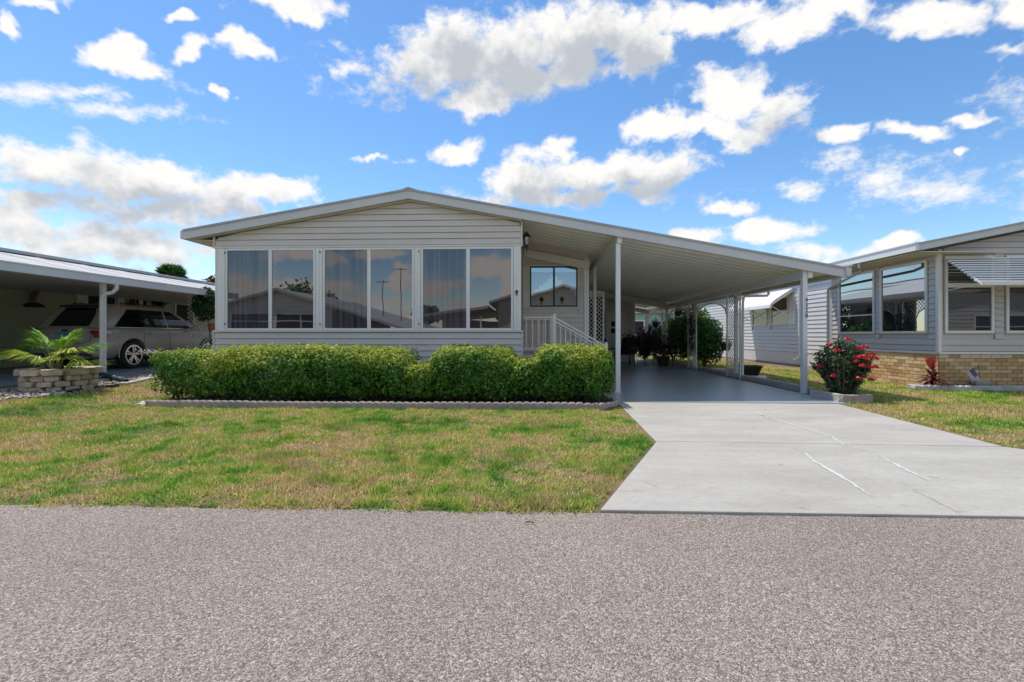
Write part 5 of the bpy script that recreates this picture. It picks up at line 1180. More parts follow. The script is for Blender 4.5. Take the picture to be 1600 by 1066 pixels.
o = mbl.build('fronds', M['palm'], PT, kind='stuff'); a_ = o.data.attributes.new('rnd', 'FLOAT', 'POINT'); a_.data.foreach_set('value', np.array(rl, dtype=np.float32))
mb = MB()
for k in range(4): mb.lathe([(.045, -.02), (.05, .04), (.03, .12)], (base.x-.17+.12*k, base.y+.03*(k % 2), base.z), 8)
mb.build('trunk', M['brown'], PT, smooth=True)

# ---- gravel bed, rocks, pavers, black border
def poly_in(x, y, poly):
    c_ = np.zeros(len(x), bool); n = len(poly)
    for i in range(n):
        (x1, y1), (x2, y2) = poly[i], poly[(i+1) % n]
        cond = ((y1 > y) != (y2 > y)) & (x < (x2-x1)*(y-y1)/(y2-y1+1e-12)+x1); c_ ^= cond
    return c_
GB = [GP(-60, 650), GP(0, 636), GP(60, 625), GP(110, 615), GP(150, 609), GP(188, 604), GP(240, 594), (-6.9, 9.6), (-7.2, 11.5), (-9.34, 11.5), (-9.34, 4.5)]
mb = MB(); mb.add([(x, y, .245 if x > -20 else 0) for x, y in GB], [tuple(range(len(GB)))])
gv = []; nxg = 40
X_, Y_ = np.meshgrid(np.linspace(-9.34, -6.4, 30), np.linspace(4.5, 11.5, 70)); cell = []
V_ = np.stack([X_, Y_, ground(X_, Y_)+.012], -1).reshape(-1, 3); Fs = []
for jj in range(69):
    for ii in range(29):
        q = jj*30+ii; Fs.append((q, q+1, q+31, q+30))
Fs = np.array(Fs); cen = V_[Fs].mean(1); Fs = Fs[poly_in(cen[:, 0], cen[:, 1], GB)]
npmesh('gravel_soil', V_, Fs, M['soil'], kind=ST)
n = 15000; xg = rng.uniform(-9.34, -6.3, n); yg = rng.uniform(4.5, 11.5, n); k_ = poly_in(xg, yg, GB) & (((xg-PCX)**2+(yg-PCY)**2) > (PR+.08)**2); xg, yg = xg[k_], yg[k_]; n = len(xg)
ico = np.array([(0, 0, 1), (.9, 0, .35), (.28, .85, .35), (-.72, .53, .35), (-.72, -.53, .35), (.28, -.85, .35), (0, 0, -.5)]); icf = [(0, 1, 2), (0, 2, 3), (0, 3, 4), (0, 4, 5), (0, 5, 1), (6, 2, 1), (6, 3, 2), (6, 4, 3), (6, 5, 4), (6, 1, 5)]
sz = rng.uniform(.014, .038, n)*np.where(rng.random(n) < .1, 1.5, 1); th_ = rng.uniform(0, 6.28, n); st_ = rng.uniform(.6, 1.3, (n, 3)); base_ = ico[None]*(1+rng.normal(0, .16, (n, 7, 3)))*st_[:, None]*sz[:, None, None]
cx_, sx_ = np.cos(th_)[:, None], np.sin(th_)[:, None]; VX = base_[..., 0]*cx_-base_[..., 1]*sx_; VY = base_[..., 0]*sx_+base_[..., 1]*cx_
VV = np.stack([VX+xg[:, None], VY+yg[:, None], base_[..., 2]*.7+(ground(xg, yg)+.02)[:, None]], -1); FF = (np.arange(n)[:, None, None]*7+np.array(icf)[None]).reshape(-1, 3)
M['gravel'] = mat('gravel_stone', (.3, .25, .2), .85, attr=[(0, (.13, .085, .065)), (.35, (.30, .22, .18)), (.7, (.42, .34, .29)), (1, (.60, .55, .50))], bump=.3)
tag(npmesh('gravel', VV, FF, M['gravel'], rnd=np.repeat(rng.random(n), 7), kind='stuff'), 'pinkish brown gravel covering the bed around the round planter', 'gravel')
BE = root('gravel_border', 'border of pale stones, black strip and two pale pavers between gravel and lawn', 'border', (-7.5, 6.8, .15))
def seg(p0, p1, w_, h_, nm, m, sd=1, j=.008):
    a, b = Vector(p0), Vector(p1); c_ = (a+b)/2; mb = MB(); rough(mb, (c_.x, c_.y, float(ground(c_.x, c_.y))+.0), (b-a).length-.012, w_, h_, math.atan2(b.y-a.y, b.x-a.x), sd, j); return mb.build(nm, m, BE, bevel=.008)
seg(GP(190, 603), GP(213, 598.5), .16, .055, 'paver_slab', M['paver'], 1, .003); seg(GP(213.5, 598), GP(240, 592.5), .16, .055, 'paver_slab', M['paver'], 2, .003)
seg(GP(241, 592), GP(262, 588), .16, .055, 'paver_slab', M['paver'], 3, .003)
pq = [GP(104, 616), GP(130, 611), GP(160, 607.5), GP(187, 605)]
for k in range(3): seg(pq[k], pq[k+1], .03, .06, 'black_strip', M['rubber'], 5+k, .003)
rr = random.Random(5); pq = [GP(-40, 646), GP(0, 637), (GP(50, 628)), GP(104, 617), GP(186, 603.6)]
cnt = 0
for k in range(len(pq)-1):
    a, b = Vector(pq[k]), Vector(pq[k+1]); nn = int((b-a).length/.11)
    for s in range(nn):
        p = a.lerp(b, (s+.5)/nn)+Vector((rr.uniform(-.03, .03), rr.uniform(-.02, .04))); s_ = rr.uniform(.08, .14) if k < 3 else rr.uniform(.04, .07)
        mb = MB(); rough(mb, (p.x, p.y, float(ground(p.x, p.y))), s_, s_*.8, s_*.4, rr.uniform(0, 3), cnt, .014); mb.build('rock', M['paver'] if rr.random() < .75 else M['block'], BE, bevel=.01); cnt += 1
for k, (px_, py_) in enumerate(((220, 634), (228, 631), (236, 630), (224, 630))):
    x, y_ = GP(px_, py_); mb = MB(); rough(mb, (x, y_, .01), .11, .09, .06, k, 90+k, .014); tag(mb.build('rock', M['white'], bevel=.01), ['leftmost and lowest small white rock at the left tip of the hedge bed', 'middle small white rock touching the end of the hedge edging', 'small white rock farthest right at the hedge bed tip', 'small white rock behind the others at the hedge bed tip'][k], 'rock', 'white rocks at the hedge bed tip')

# ================================================================== right neighbour
RH = root('brick_base_home', 'pale mobile home with a tan brick base and white window awnings', 'house', (11, 10.6, 0))
CX, CY = 9.1, 10.6; WX2 = 10.12; BT = .80; CB = 14.25
fa = fmap('-y', CY); fb = fmap('-x', CX); fc_ = fmap('-x', WX2)
sl2 = .20; EZ0 = 3.16; EXr = 8.35
def rz2(x): return EZ0+(x-EXr)*sl2
XE = 19.0; XRg = 14.5
MB().prism([(CX+.02, CY+.02, .02), (XE, CY+.02, .02), (XE, CY+.02, rz2(XRg)-(XE-XRg)*sl2-.2), (XRg, CY+.02, rz2(XRg)-.2), (CX+.02, CY+.02, rz2(CX)-.2)], (0, .12, 0)).build('wall', M['siding_r'], RH)
MB().box(CX+.02, CX+.14, CY+.14, CB, .02, rz2(CX)-.16).build('wall', M['siding_r'], RH)
MB().box(CX+.141, WX2+.1, CB-.1, CB, .02, rz2(CX)-.1).build('wall', M['siding_r'], RH)
MB().box(WX2+.02, WX2+.14, CB+.0, 30, .02, rz2(WX2)-.2).build('wall', M['siding_rw'], RH)
# windows on the side wall of the front room
sw_ = [(YX(1450, CX), YX(1376, CX)), (YX(1367.5, CX), YX(1311, CX))]; wz0, wz1 = PZ(1450, 521, YX(1450, CX)), PZ(1450, 406, YX(1450, CX))
siding(RH, fb, CY+.05, CB-.02, BT+.04, rz2(CX)-.2, M['siding_r'], pitch=.135, holes=[(a-.03, b+.03, wz0-.03, wz1+.03) for a, b in sw_])
for a, b in sw_: window(RH, fb, a, b, wz0, wz1, M['frame'], M['glass2'], fw=.055, out=.035, rails=[wz0+.60*(wz1-wz0)] if False else [wz0+.30*(wz1-wz0)] if a > 12.4 else [], mw=.03)
fw_ = [(PX(1475, CY), PX(1552, CY)), (PX(1570.5, CY), PX(1650, CY))]; fz0, fz1 = PZ(1500, 521, CY), PZ(1500, 400, CY)
siding(RH, fa, CX+.045, 13.3, BT+.04, rz2(13.3)-.1, M['siding_r'], pitch=.135, holes=[(a-.03, b+.03, fz0-.03, fz1+.03) for a, b in fw_], clip=lambda z: (max(CX+.045, EXr+(z+.2-EZ0)/sl2), 13.3))
for a, b in fw_: window(RH, fa, a, b, fz0, fz1, M['frame'], M['glassd'], fw=.06, out=.035, rails=[fz0+.62*(fz1-fz0)], mw=.10)
for (a, b) in fw_:      # blinds
    z = fz0+.62*(fz1-fz0)+.09
    while z < fz1-.08:
        mb = MB(); fbox(mb, fa, a+.065, b-.065, .0085, .014, z, z+.018); mb.build('blind_slat', M['plasticgrey'], RH); z += .055
mb = MB(); mb.box(CX-.035, CX+.04, CY-.035, CY+.04, BT+.005, rz2(CX)-.2); mb.build('corner_trim', M['frame'], RH, bevel=.004)
mb = MB(); mb.box(CX-.03, CX+.03, CB-.06, CB+.03, .02, rz2(CX)-.16); mb.build('corner_trim', M['frame'], RH, bevel=.004)
mb = MB(); fbox(mb, fa, CX-.03, 15, .018, .05, BT-.02, BT+.035); mb.box(CX-.05, CX-.018, CY+.0, CB, BT-.02, BT+.035); mb.build('base_trim', M['frame'], RH)
mb = MB(); mb.box(EXr+.06, WX2, CY-.35, CB, EZ0-.165, EZ0-.15); mb.build('soffit', M['cream'], RH)
fascia(RH, EXr, EZ0, XRg, rz2(XRg), CY-.40, .13)
mb = MB(); mb.box(EXr-.07, EXr-.001, CY-.40, CB+.25, EZ0-.14, EZ0+.01); mb.box(EXr-.09, EXr+.0, CY-.42, CB+.25, EZ0+.011, EZ0+.035); mb.box(9.92, 9.99, CB+.26, 30, rz2(9.95)-.13, rz2(9.95)+.0); mb.build('gutter', M['white'], RH)
XB = 10.0; mb = MB()
for (xa_, ya_, xb_, yb_) in ((EXr+.03, CY-.36, XB, CB+.25), (XB, CY-.36, XRg, 30)):
    mb.hexa([(xa_, ya_, rz2(xa_)-.05), (xb_, ya_, rz2(xb_)-.05), (xb_, yb_, rz2(xb_)-.05), (xa_, yb_, rz2(xa_)-.05), (xa_, ya_, rz2(xa_)-.012), (xb_, ya_, rz2(xb_)-.012), (xb_, yb_, rz2(xb_)-.012), (xa_, yb_, rz2(xa_)-.012)])
mb.hexa([(XRg, CY-.36, rz2(XRg)-.05), (XE+.4, CY-.36, rz2(XRg)-1.03), (XE+.4, 30, rz2(XRg)-1.03), (XRg, 30, rz2(XRg)-.05), (XRg, CY-.36, rz2(XRg)-.012), (XE+.4, CY-.36, rz2(XRg)-.99), (XE+.4, 30, rz2(XRg)-.99), (XRg, 30, rz2(XRg)-.012)])
mb.build('roof', M['rooftop'], RH)
# far side wall of the home with its windows and shutters
wA = (YX(1232, WX2), YX(1205, WX2)); wB = (YX(1199, WX2), YX(1176, WX2)); az0, az1 = 1.62, 2.74
sh = (YX(1244, WX2), YX(1233, WX2))
siding(RH, fc_, CB+.03, 30, .55, rz2(WX2)-.25, M['siding_rw'], pitch=.15, holes=[(wA[0]-.03, wA[1]+.03, az0-.03, az1+.03), (wB[0]-.03, wB[1]+.03, az0-.03, az1+.03)])
for a, b in (wA, wB): window(RH, fc_, a, b, az0, az1, M['white'], M['glassd'], fw=.06, out=.035, rails=[(az0+az1)/2], mw=.05)
mb = MB(); fbox(mb, fc_, sh[0], sh[1], .016, .04, az0-.02, az1+.02); mb.build('shutter', M['white'], RH, bevel=.004)
k = CB+.05
while k < 30: MB().box(WX2-.006, WX2+.018, k, k+.145, .10, .548).build('skirting_panel', M['siding_rw'], RH); k += .15
mb = MB(); mb.box(WX2-.05, WX2+.018, CB+.1, 28, .02, .10); mb.build('base_kerb', M['edging'], RH)
mb = MB(); mb.box(WX2-.02, WX2+.015, CB+.15, CB+.32, .12, 2.9); mb.build('corner_trim', M['frame'], RH)
YD = YX(1249, WX2-.08); mb = MB(); mb.tube([(WX2-.08, YD, 2.95), (WX2-.08, YD, .55), (WX2-.09, YD-.03, .42), (WX2-.22, YD-.03, .33), (WX2-.30, YD-.03, .31)], .045, 10); mb.build('downspout', M['white'], RH, smooth=True)
mb = MB(); mb.tube([(EXr-.03, YX(1345, EXr), EZ0-.12), (EXr-.03, YX(1345, EXr), EZ0-.25), (EXr+.1, YX(1345, EXr)+.1, EZ0-.33), (CX-.08, CB-.1, EZ0-.52), (CX-.06, CB+.06, EZ0-.6), (CX-.06, CB+.06, .3)], .035, 8); mb.build('downspout', M['cap'], RH, smooth=True)
# barrel awning over those windows
AW = root('barrel_awning', 'white rounded window awning on the sunlit side wall right of the carport', 'awning', (WX2, 20, 2.7), 'awnings of the right neighbour')
y0, y1 = 18.0, 21.7; prof = [(0, 3.02), (.35, 2.80), (.68, 2.58), (.82, 2.46), (.90, 2.36), (.92, 2.24)]
mb = MB(); nn = 40
V0 = []
for s in range(nn+1):
    yy = y0+(y1-y0)*s/nn
    for (d, z) in prof: mb.v.append((WX2-d-.012*(s % 2), yy, z+.012*(s % 2)))
for s in range(nn):
    for q in range(len(prof)-1): o = s*len(prof); mb.f.append((o+q, o+q+1, o+len(prof)+q+1, o+len(prof)+q)); mb.m.append(0)
cvs = mb.build('canopy', M['white'], AW); sd_ = cvs.modifiers.new('s', 'SOLIDIFY'); sd_.thickness = .012
for yy in (y0+.005, y1-.005):
    mb = MB(); mb.prism([(WX2-d+.0, yy, z-.02) for d, z in prof]+[(WX2-.86, yy, 2.24), (WX2-.84, yy, 2.34), (WX2-.62, yy, 2.50), (WX2-.0, yy, 2.90)], (0, .012, 0)); mb.build('end_trim', M['frame'], AW)
for yy in (y0+.1, y0+2.0, y1-.2):
    mb = MB(); mb.tube([(WX2-.86, yy, 2.36), (WX2-.03, yy-.0, 1.86)], .014, 6); mb.build('arm', M['white'], AW)
# slatted awning on the front
A2 = root('slatted_awning', 'white slatted metal awning over the front windows of the brick-base home', 'awning', (10.4, 10.3, 2.7), 'awnings of the right neighbour')
xa, xb = PX(1474, CY)-.02, 12.6; zt_, zb_ = PZ(1475, 401, CY), PZ(1520, 440, CY-.78); ns = 11
for k in range(ns):
    t0, t1 = k/ns, (k+1.15)/ns; d0, d1 = .02+.76*t0, .02+.76*t1; z0_, z1_ = zt_+(zb_-zt_)*t0, zt_+(zb_-zt_)*t1
    mb = MB(); mb.hexa([(xa, CY-d1, z1_-.004), (xb, CY-d1, z1_-.004), (xb, CY-d0, z0_-.036), (xa, CY-d0, z0_-.036), (xa, CY-d1, z1_+.026), (xb, CY-d1, z1_+.026), (xb, CY-d0, z0_-.024), (xa, CY-d0, z0_-.024)]); mb.build('slat', M['white'], A2, bevel=.003)
mb = MB(); mb.box(xa, xb, CY-.90, CY-.86, zb_-.09, zb_-.02); mb.build('valance', M['frame'], A2, bevel=.004)
for xx in (xa+.01, xa+2.2):
    mb = MB(); mb.beam((xx, CY-.02, zt_-.03), (xx, CY-.86, zb_-.04), .02, .03); mb.tube([(xx+.02, CY-.84, zb_-.06), (xx-.0, CY-.03, zb_-.12)], .009, 6); mb.build('arm', M['white'], A2)
# bricks, one by one
bmesh_ = {}
bm_mats = [mat('brick_tan_a', (.60, .36, .15), .9, var=.12, scale=30, bump=.4, bscale=150), mat('brick_tan_b', (.68, .45, .22), .9, var=.12, scale=30, bump=.4, bscale=150), mat('brick_tan_c', (.46, .29, .13), .9, var=.12, scale=30, bump=.4, bscale=150), mat('brick_tan_d', (.72, .55, .34), .9, var=.1, scale=30, bump=.4, bscale=150)]
MB().box(CX-.012, CX+.019, CY-.012, CB, .02, BT-.021).build('mortar', mat('mortar', (.25, .20, .15), .95, bump=.4), RH)
MB().box(CX+.02, 15.2, CY-.012, CY+.019, .02, BT-.021).build('mortar', bpy.data.materials['mortar'], RH)
def brickmesh(w_, sidef, mi):
    key = (round(w_, 3), sidef, mi)
    if key not in bmesh_:
        mb = MB(); hh = .074; 
        if sidef: mb.box(0, .016, 0, w_, 0, hh)
        else: mb.box(0, w_, 0, .016, 0, hh)
        me = bpy.data.meshes.new('brick'); me.from_pydata(mb.v, [], mb.f); me.materials.append(bm_mats[mi]); bmesh_[key] = me
    return bmesh_[key]
rr = random.Random(2); nb_ = 0
for row in range(9):
    z = .025+row*.084; off = .112 if row % 2 else 0
    for sidef in (True, False):
        s = 0 if not off else -off; end = 3.62 if sidef else 2.75
        while s < end-.03:
            a = max(s, 0); b = min(s+.213, end)
            if b-a > .03:
                me = brickmesh(b-a, sidef, rr.choice([0, 0, 1, 1, 2, 3])); o = link('brick', me, RH); dd = rr.uniform(0, .004); nb_ += 1
                o.location = (CX-.026-dd, CY-.012+a, z) if sidef else (CX-.012+a, CY-.026-dd, z)
            s += .224
# a plain continuation of the brickwork outside the frame
mb = MB()
for row in range(9):
    z = .025+row*.084; s = 2.75+(.112 if row % 2 else 0)
    while s < 6.0: mb.box(CX-.012+s, CX-.012+s+.213, CY-.027, CY-.012, z, z+.074); s += .224
mb.build('brickwork', bm_mats[0], RH, kind='stuff')
# flower bed edging, ti plant, flag pot
E3 = root('bed_edging', 'whitish scalloped edging in front of the brick base', 'edging', (10.5, 10.1, 0))
y_e = 10.05; edging(E3, [(PX(1434, y_e), y_e+.25), (PX(1440, y_e), y_e+.02), (PX(1470, y_e), y_e), (13, y_e-.1)], h=.105, m=mat('edging_white', (.52, .49, .47), .85, dirt=.5, bump=.4))
mb = MB(); mb.add([(9.0, 10.0, .035), (13, 9.98, .035), (13, 10.58, .035), (8.9, 10.58, .035)], [(0, 1, 2, 3)]); mb.build('neighbour_bed', M['soil'], kind=ST)
for k, px_ in enumerate((1431, 1437, 1444)):
    mb = MB(); rough(mb, (PX(px_, 10.15), 10.15, .02), .14, .1, .10, k, 70+k, .015); tag(mb.build('rock', M['paver'], bevel=.012), ['leftmost pale rock at the end of the edging by the brick base', 'middle pale rock at the end of the edging by the brick base', 'pale rock nearest the red cordyline by the brick base'][k], 'rock', 'pale rocks by the brick base')
TI = root('ti_plant', 'red and burgundy cordyline in front of the brick corner', 'plant', (PX(1457, 10.3), 10.3, .03))
bx_, bz_ = PX(1457, 10.3), .05; V_ = []; Fv = []; rv = []; rr = random.Random(4)
mb = MB(); mb.tube([(bx_, 10.3, .03), (bx_, 10.3, .25), (bx_+.02, 10.3, .52)], .02, 6); mb.build('stalk', M['stem'], TI)
for k in range(64):
    top = k > 50; z0_ = rr.uniform(.12, .34) if not top else rr.uniform(.42, .54); az = rr.uniform(0, 6.28); el = rr.uniform(-.15, .9) if not top else rr.uniform(.85, 1.45); ln = rr.uniform(.28, .44) if not top else rr.uniform(.2, .32)
    d = Vector((math.cos(az)*math.cos(el), math.sin(az)*math.cos(el), math.sin(el))); sd_ = d.cross(Vector((0, 0, 1))).normalized(); b = Vector((bx_, 10.3, z0_)); w_ = rr.uniform(.026, .045)
    o = len(V_)
    for t, ww in ((0, .3), (.35, 1), (.7, .8), (1, .05)):
        p = b+d*ln*t+Vector((0, 0, -.12*t*t*(not top))); V_ += [tuple(p+sd_*w_*ww), tuple(p-sd_*w_*ww+Vector((0, 0, -.004)))]
    for q in range(3): Fv.append((o+2*q, o+2*q+1, o+2*q+3, o+2*q+2))
    rv += [rr.uniform(.85, 1) if top else rr.uniform(0, .85)]*8
npmesh('foliage', V_, Fv, M['ti'], TI, rnd=rv)
FPx = PX(1530, 10.2); FP = root('flag_pot', 'low grey square pot behind the edging holding the small flag', 'pot', (FPx, 10.22, .03))
mb = MB(); mb.box(FPx-.13, FPx+.15, 10.12, 10.34, .03, .16); mb.box(FPx-.14, FPx+.16, 10.11, 10.35, .165, .23); mb.build('pot_body', M['edging'], FP, bevel=.008)
FL = root('small_flag', 'small stars and stripes flag drooping on a stick in the grey pot', 'flag', (FPx-.0, 10.2, .2))
MB().tube([(FPx+.02, 10.2, .2), (FPx-.02, 10.2, PZ(1522, 568, 10.2))], .005, 6).build('stick', M['black'], FL)
fm = [mat('flag_red', (.35, .02, .04), .8), mat('flag_white', (.75, .73, .73), .8), mat('flag_blue', (.03, .05, .13), .8)]
def fp(u, v):    # u along the stripes (0 hoist) , v across; a drooping cloth
    ax, az = PX(1521.5, 10.2), PZ(1521.5, 574, 10.2); U = Vector((.17, 0, -.33)); Vv = Vector((-.15, 0, -.16)); 
    return tuple(Vector((ax, 10.19+.022*math.sin(u*5+v*3), az))+U*u*(1-.25*v)+Vv*v)
mb = MB(); nu = 8
for s in range(13):
    for q in range(nu):
        u0, u1, v0, v1 = q/nu, (q+1)/nu, s/13, (s+1)/13
        mi = 2 if (s < 7 and u1 <= .51) else (0 if s % 2 == 0 else 1)
        mb.add([fp(u0, v0), fp(u1, v0), fp(u1, v1), fp(u0, v1)], [(0, 1, 2, 3)], mi)
fo = mb.build('cloth', fm, FL); sd_ = fo.modifiers.new('s', 'SOLIDIFY'); sd_.thickness = .002
mb = MB(); 
for a_ in range(3):
    for b_ in range(4): p = fp(.08+.12*b_, .10+.16*a_); mb.box(p[0]-.006, p[0]+.006, p[1]-.004, p[1]-.002, p[2]-.006, p[2]+.006)
mb.build('stars', fm[1], FL)

# ================================================================== street behind the camera (seen in the window glass)
def street_house(name, label, x0, x1, xr, zr, ze, yf, wallm, wins, cport=None):
    r = root(name, label, 'house', ((x0+x1)/2, yf, 0), 'homes across the street'); fm_ = fmap('+y', yf)
    MB().prism([(x0, yf-.02, 0), (x1, yf-.02, 0), (x1, yf-.02, ze+.0), (xr, yf-.02, zr-.12), (x0, yf-.02, ze)], (0, -12, 0)).build('wall', wallm, r)
    siding(r, fm_, x0, x1, .5, zr, wallm, pitch=.25, holes=[(w[0], w[1], w[2], w[3]) for w in wins], clip=lambda z: (x0 if z < ze else x0+(z-ze)/(zr-ze)*(xr-x0), x1 if z < ze else x1-(z-ze)/(zr-ze)*(x1-xr)))
    s0 = (zr-ze)/(xr-x0); s1 = (zr-ze)/(x1-xr); o = .6; c1 = cport or x1+o
    mb = MB(); zl, zq = ze-s0*o, zr-s1*(c1-xr)
    mb.hexa([(x0-o, yf+.5, zl-.0), (xr, yf+.5, zr-.0), (xr, yf-13, zr-.0), (x0-o, yf-13, zl-.0), (x0-o, yf+.5, zl+.16), (xr, yf+.5, zr+.16), (xr, yf-13, zr+.16), (x0-o, yf-13, zl+.16)])
    mb.hexa([(xr, yf+.5, zr), (c1, yf+.5, zq), (c1, yf-13, zq), (xr, yf-13, zr), (xr, yf+.5, zr+.16), (c1, yf+.5, zq+.16), (c1, yf-13, zq+.16), (xr, yf-13, zr+.16)])
    mb.build('roof', M['cap'], r)
    for w in wins: window(r, fm_, w[0], w[1], w[2], w[3], M['white'], M['dark'], fw=.06, out=.04, mull=w[4], rails=w[5], mw=.06)
    if cport:
        for yy in (yf+.2, yf-5, yf-10): MB().box(c1-.6, c1-.5, yy-.05, yy+.05, 0, zq+.1).build('post', M['white'], r)
    return r
street_house('gabled_home', 'pale gabled home across the street with a louvred porch window band', -19.5, -12.4, -15.8, 4.0, 2.95, -9.6, M['siding_white'], [(-18.9, -16.2, 1.0, 2.6, [], [1.55, 2.1]), (-16.0, -12.9, 1.0, 2.6, [-14.4], [1.55, 2.1])], cport=-7.6)
street_house('tan_home', 'tan home across the street with a long dark roof and white carport post', -1.9, 7.0, 2.4, 4.7, 3.3, -9.6, mat('tan_wall', (.42, .37, .30), .7, dirt=.1), [(-1.2, .8, .9, 2.4, [], [1.4, 1.9]), (1.6, 4.4, .9, 2.4, [3.0], [1.4, 1.9])])
cp = root('tan_carport', 'low tan carport attached across the street, seen in the porch glass', 'carport', (-4, -9.6, 0), 'homes across the street')
MB().hexa([(-6.9, -9.1, 2.3), (-2.55, -9.1, 2.85), (-2.55, -22, 2.85), (-6.9, -22, 2.3), (-6.9, -9.1, 2.46), (-2.55, -9.1, 3.01), (-2.55, -22, 3.01), (-6.9, -22, 2.46)]).build('roof', M['cap'], cp)
for x in (-6.3, -3.0): MB().box(x-.05, x+.05, -9.4, -9.3, 0, 2.4 if x > -5 else 2.03).build('post', M['white'], cp)
MB().box(-6.6, -2.3, -16, -15.9, 0, 2.3).build('back_wall', M['siding_white'], cp)
street_house('far_home', 'low white home far left across the street', -36, -25, -30, 3.9, 2.9, -10, M['siding_white'], [(-34, -31, 1, 2.5, [], [1.75]), (-29.5, -26.5, 1, 2.5, [], [1.75])])
street_house('grey_home', 'grey home across the street far to the right', 21, 38, 29, 4.6, 3.2, -10, M['siding_r'], [(23, 26, 1, 2.5, [24.5], [1.75]), (29, 33.5, 1, 2.5, [], [1.75])])
for k, (x, y_, h, c_) in enumerate(((-24, -30, 6.5, 3), (-11, -30, 4.4, 1.6), (-2, -34, 4.8, 1.8), (10, -30, 7, 3.2), (27, -28, 6, 3))):
    tree(['rounded tree behind the homes across the street', 'bushy tree behind the gabled home across the street', 'dark tree behind the low tan carport across the street', 'large tree behind the tan home across the street', 'tree behind the grey home across the street'][k], (x, y_, 0), h, c_, 1400, M['shrub'], 60+k, .5)
for x, y_, h in ((-10.6, -14, 5.2), (-9.6, -15, 6.2)):
    an = root('antenna_mast', ('shorter' if h < 6 else 'taller')+' thin antenna mast across the street', 'antenna', (x, y_, 0), 'antenna masts across the street'); MB().tube([(x, y_, 0), (x, y_, h)], .03, 6).build('mast', M['black'], an)
    mb = MB(); mb.tube([(x-.5, y_, h-.1), (x+.5, y_, h-.1)], .02, 5); mb.tube([(x-.2, y_-.3, h-.1), (x-.2, y_+.3, h-.1)], .015, 5); mb.tube([(x+.2, y_-.3, h-.1), (x+.2, y_+.3, h-.1)], .015, 5); mb.build('crossbar', M['black'], an)

# ================================================================== grass
rt = random.Random(77); TUFTS = [(*GP(970, 738), .13, 900), (*GP(948, 768), .09, 500), (*GP(1005, 700), .08, 300), (*GP(990, 690), .10, 300), (*GP(845, 790), .16, 700), (*GP(1370, 655), .10, 300), (*GP(1490, 690), .12, 300)]+[(rt.uniform(-7.5, .3), rt.uniform(3.15, 6.6), rt.uniform(.04, .12), rt.randint(90, 380)) for _ in range(60)]+[(rt.uniform(5.4, 8.5), rt.uniform(4.8, 9), rt.uniform(.04, .1), 150) for _ in range(16)]
def blades(regions, name, label):
    Vs = []; Rs = []
    for (x0, x1, y0, y1, dens, hgt, test) in regions:
        n = int((x1-x0)*(y1-y0)*dens); x = rng.uniform(x0, x1, n); y_ = rng.uniform(y0, y1, n)
        cl = vnoise(x, y_, 9, 3); big = vnoise(x, y_, 1.1, 6)*.6+vnoise(x, y_, 3.3, 8)*.4
        k = test(x, y_) & (rng.random(n) < (.42+.75*sm((cl-.25)*1.6))*(.45+.9*sm((big-.25)*2)))
        x, y_, cl, big = x[k], y_[k], cl[k], big[k]; n = len(x)
        az = rng.uniform(0, 6.28, n); ln = hgt*rng.uniform(.5, 1.35, n)*(.65+.6*cl)*(.7+.5*big); lean = rng.uniform(.25, 1.5, n); w_ = rng.uniform(.0028, .0052, n)*(1+ .06*np.maximum(0, y_-3)*1.5)
        g = ground(x, y_); dx_, dy_ = np.cos(az), np.sin(az); sx_, sy_ = -dy_, dx_
        b0 = np.stack([x-sx_*w_, y_-sy_*w_, g], 1); b1 = np.stack([x+sx_*w_, y_+sy_*w_, g], 1)
        tip = np.stack([x+dx_*ln*np.sin(lean), y_+dy_*ln*np.sin(lean), g+ln*np.cos(lean)*.9+.008], 1)
        Vs.append(np.stack([b0, b1, tip], 1).reshape(-1, 3)); Rs.append(np.repeat(rng.random(n), 3))
    for (tx, ty, tr_, tn) in TUFTS:
        if not (regions[0][0] <= tx <= regions[0][1] or regions[1][0] <= tx <= regions[1][1]): continue
        x = tx+rng.normal(0, tr_, tn); y_ = ty+rng.normal(0, tr_*.8, tn); az = rng.uniform(0, 6.28, tn); ln = rng.uniform(.03, .085, tn); lean = rng.uniform(.2, 1.3, tn); g = ground(x, y_); w_ = rng.uniform(.003, .006, tn)
        kk = regions[0][6](x, y_) | regions[1][6](x, y_); x, y_, az, ln, lean, g, w_ = [q[kk] for q in (x, y_, az, ln, lean, g, w_)]
        Vs.append(np.stack([np.stack([x+np.sin(az)*w_, y_-np.cos(az)*w_, g], 1), np.stack([x-np.sin(az)*w_, y_+np.cos(az)*w_, g], 1), np.stack([x+np.cos(az)*ln*np.sin(lean), y_+np.sin(az)*ln*np.sin(lean), g+ln*np.cos(lean)+.01], 1)], 1).reshape(-1, 3)); Rs.append(np.repeat(rng.uniform(.0, .5, len(x)), 3))
    V_ = np.concatenate(Vs); n = len(V_)//3
    print('blades', n)
    return tag(npmesh(name, V_, np.arange(3*n).reshape(-1, 3), M['grass'], rnd=np.concatenate(Rs), kind='stuff'), label, 'grass')
GBn = GB
def dleft(y): return np.interp(y, [3.10, 5.15, 8.13], [.475, 1.40, 1.54])
def rag(x, y): return 3.11-.05*vnoise(x, y*0, 14, 2)-.015*rng.random(len(x))
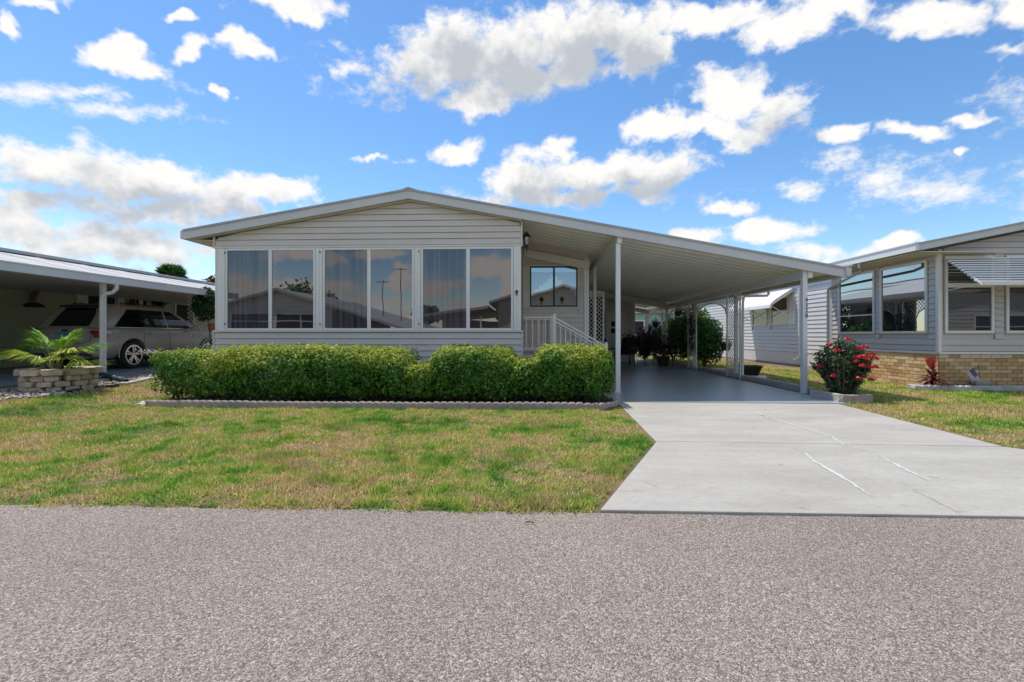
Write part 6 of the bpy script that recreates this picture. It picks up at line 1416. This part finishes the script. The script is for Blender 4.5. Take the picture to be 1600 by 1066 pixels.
def tl(x, y):
    e = dleft(y)-.02-.06*vnoise(y, x*0, 5, 4)
    bare = (vnoise(x, y, 6, 15) > .6) & (x > e-.35) & (rng.random(len(x)) < .7)
    bed = (y > 7.30-.02) & (x > -6.34) & (x < 1.47)
    return (x < e) & (y > rag(x, y)) & ~bare & ~bed & ~poly_in(x, y, GBn) & ~((x < -9.36) & (y > 2.9))
tl2 = lambda x, y: tl(x, y) & ~((x > -6.7) & (y > 9.3))
blades([(-9.4, 1.6, 3.02, 4.6, 9500, .042, tl), (-9.4, 1.6, 4.6, 7.35, 6500, .044, tl), (-9.3, -6.2, 7.35, 10, 3500, .05, tl2)], 'lawn_grass', 'patchy green and straw coloured lawn grass in front of the hedge')
def dright(y): return np.interp(y, [3.086, 4.4, 5.03, 8.05, 8.3, 30], [6.45, 5.4, 4.99, 5.27, 5.98, 5.72])
def trr(x, y):
    e = dright(y)+.03+.08*vnoise(y, x*0, 5, 4); bare = (x < e+.5) & (vnoise(x, y, 5, 19) > .52) & (rng.random(len(x)) < .75)
    return (x > e) & (y > rag(x, y)) & ~bare & ~((x > 8.9) & (y > 10.02)) & (x < np.where(y > 14.2, 10.05, 40))
blades([(4.9, 9, 3.02, 5.5, 5000, .045, trr), (5, 12.5, 5.5, 10.2, 4000, .05, trr), (5.6, 10.2, 10.2, 16, 2000, .055, trr), (5.6, 10.2, 16, 26, 900, .07, trr)], 'side_lawn_grass', 'sunlit lawn grass between the driveway and the brick-base home')
# debris
for k, (px_, py_, L_) in enumerate(((828, 822, .05), (640, 806, .03), (795, 806, .035), (960, 799, .04))):
    x, y_ = GP(px_, py_); mb = MB(); mb.tube([(x-L_/2, y_, .022), (x, y_+.004, .027), (x+L_/2, y_-.006, .022)], .004, 5); tag(mb.build('twig', M['stem']), ['dry twig on the road just left of the driveway corner', 'tiny dry twig on the road below the middle of the lawn', 'tiny dry twig at the grass edge near the driveway', 'tiny dry twig on the road in front of the driveway corner'][k], 'twig', 'twigs on the road')
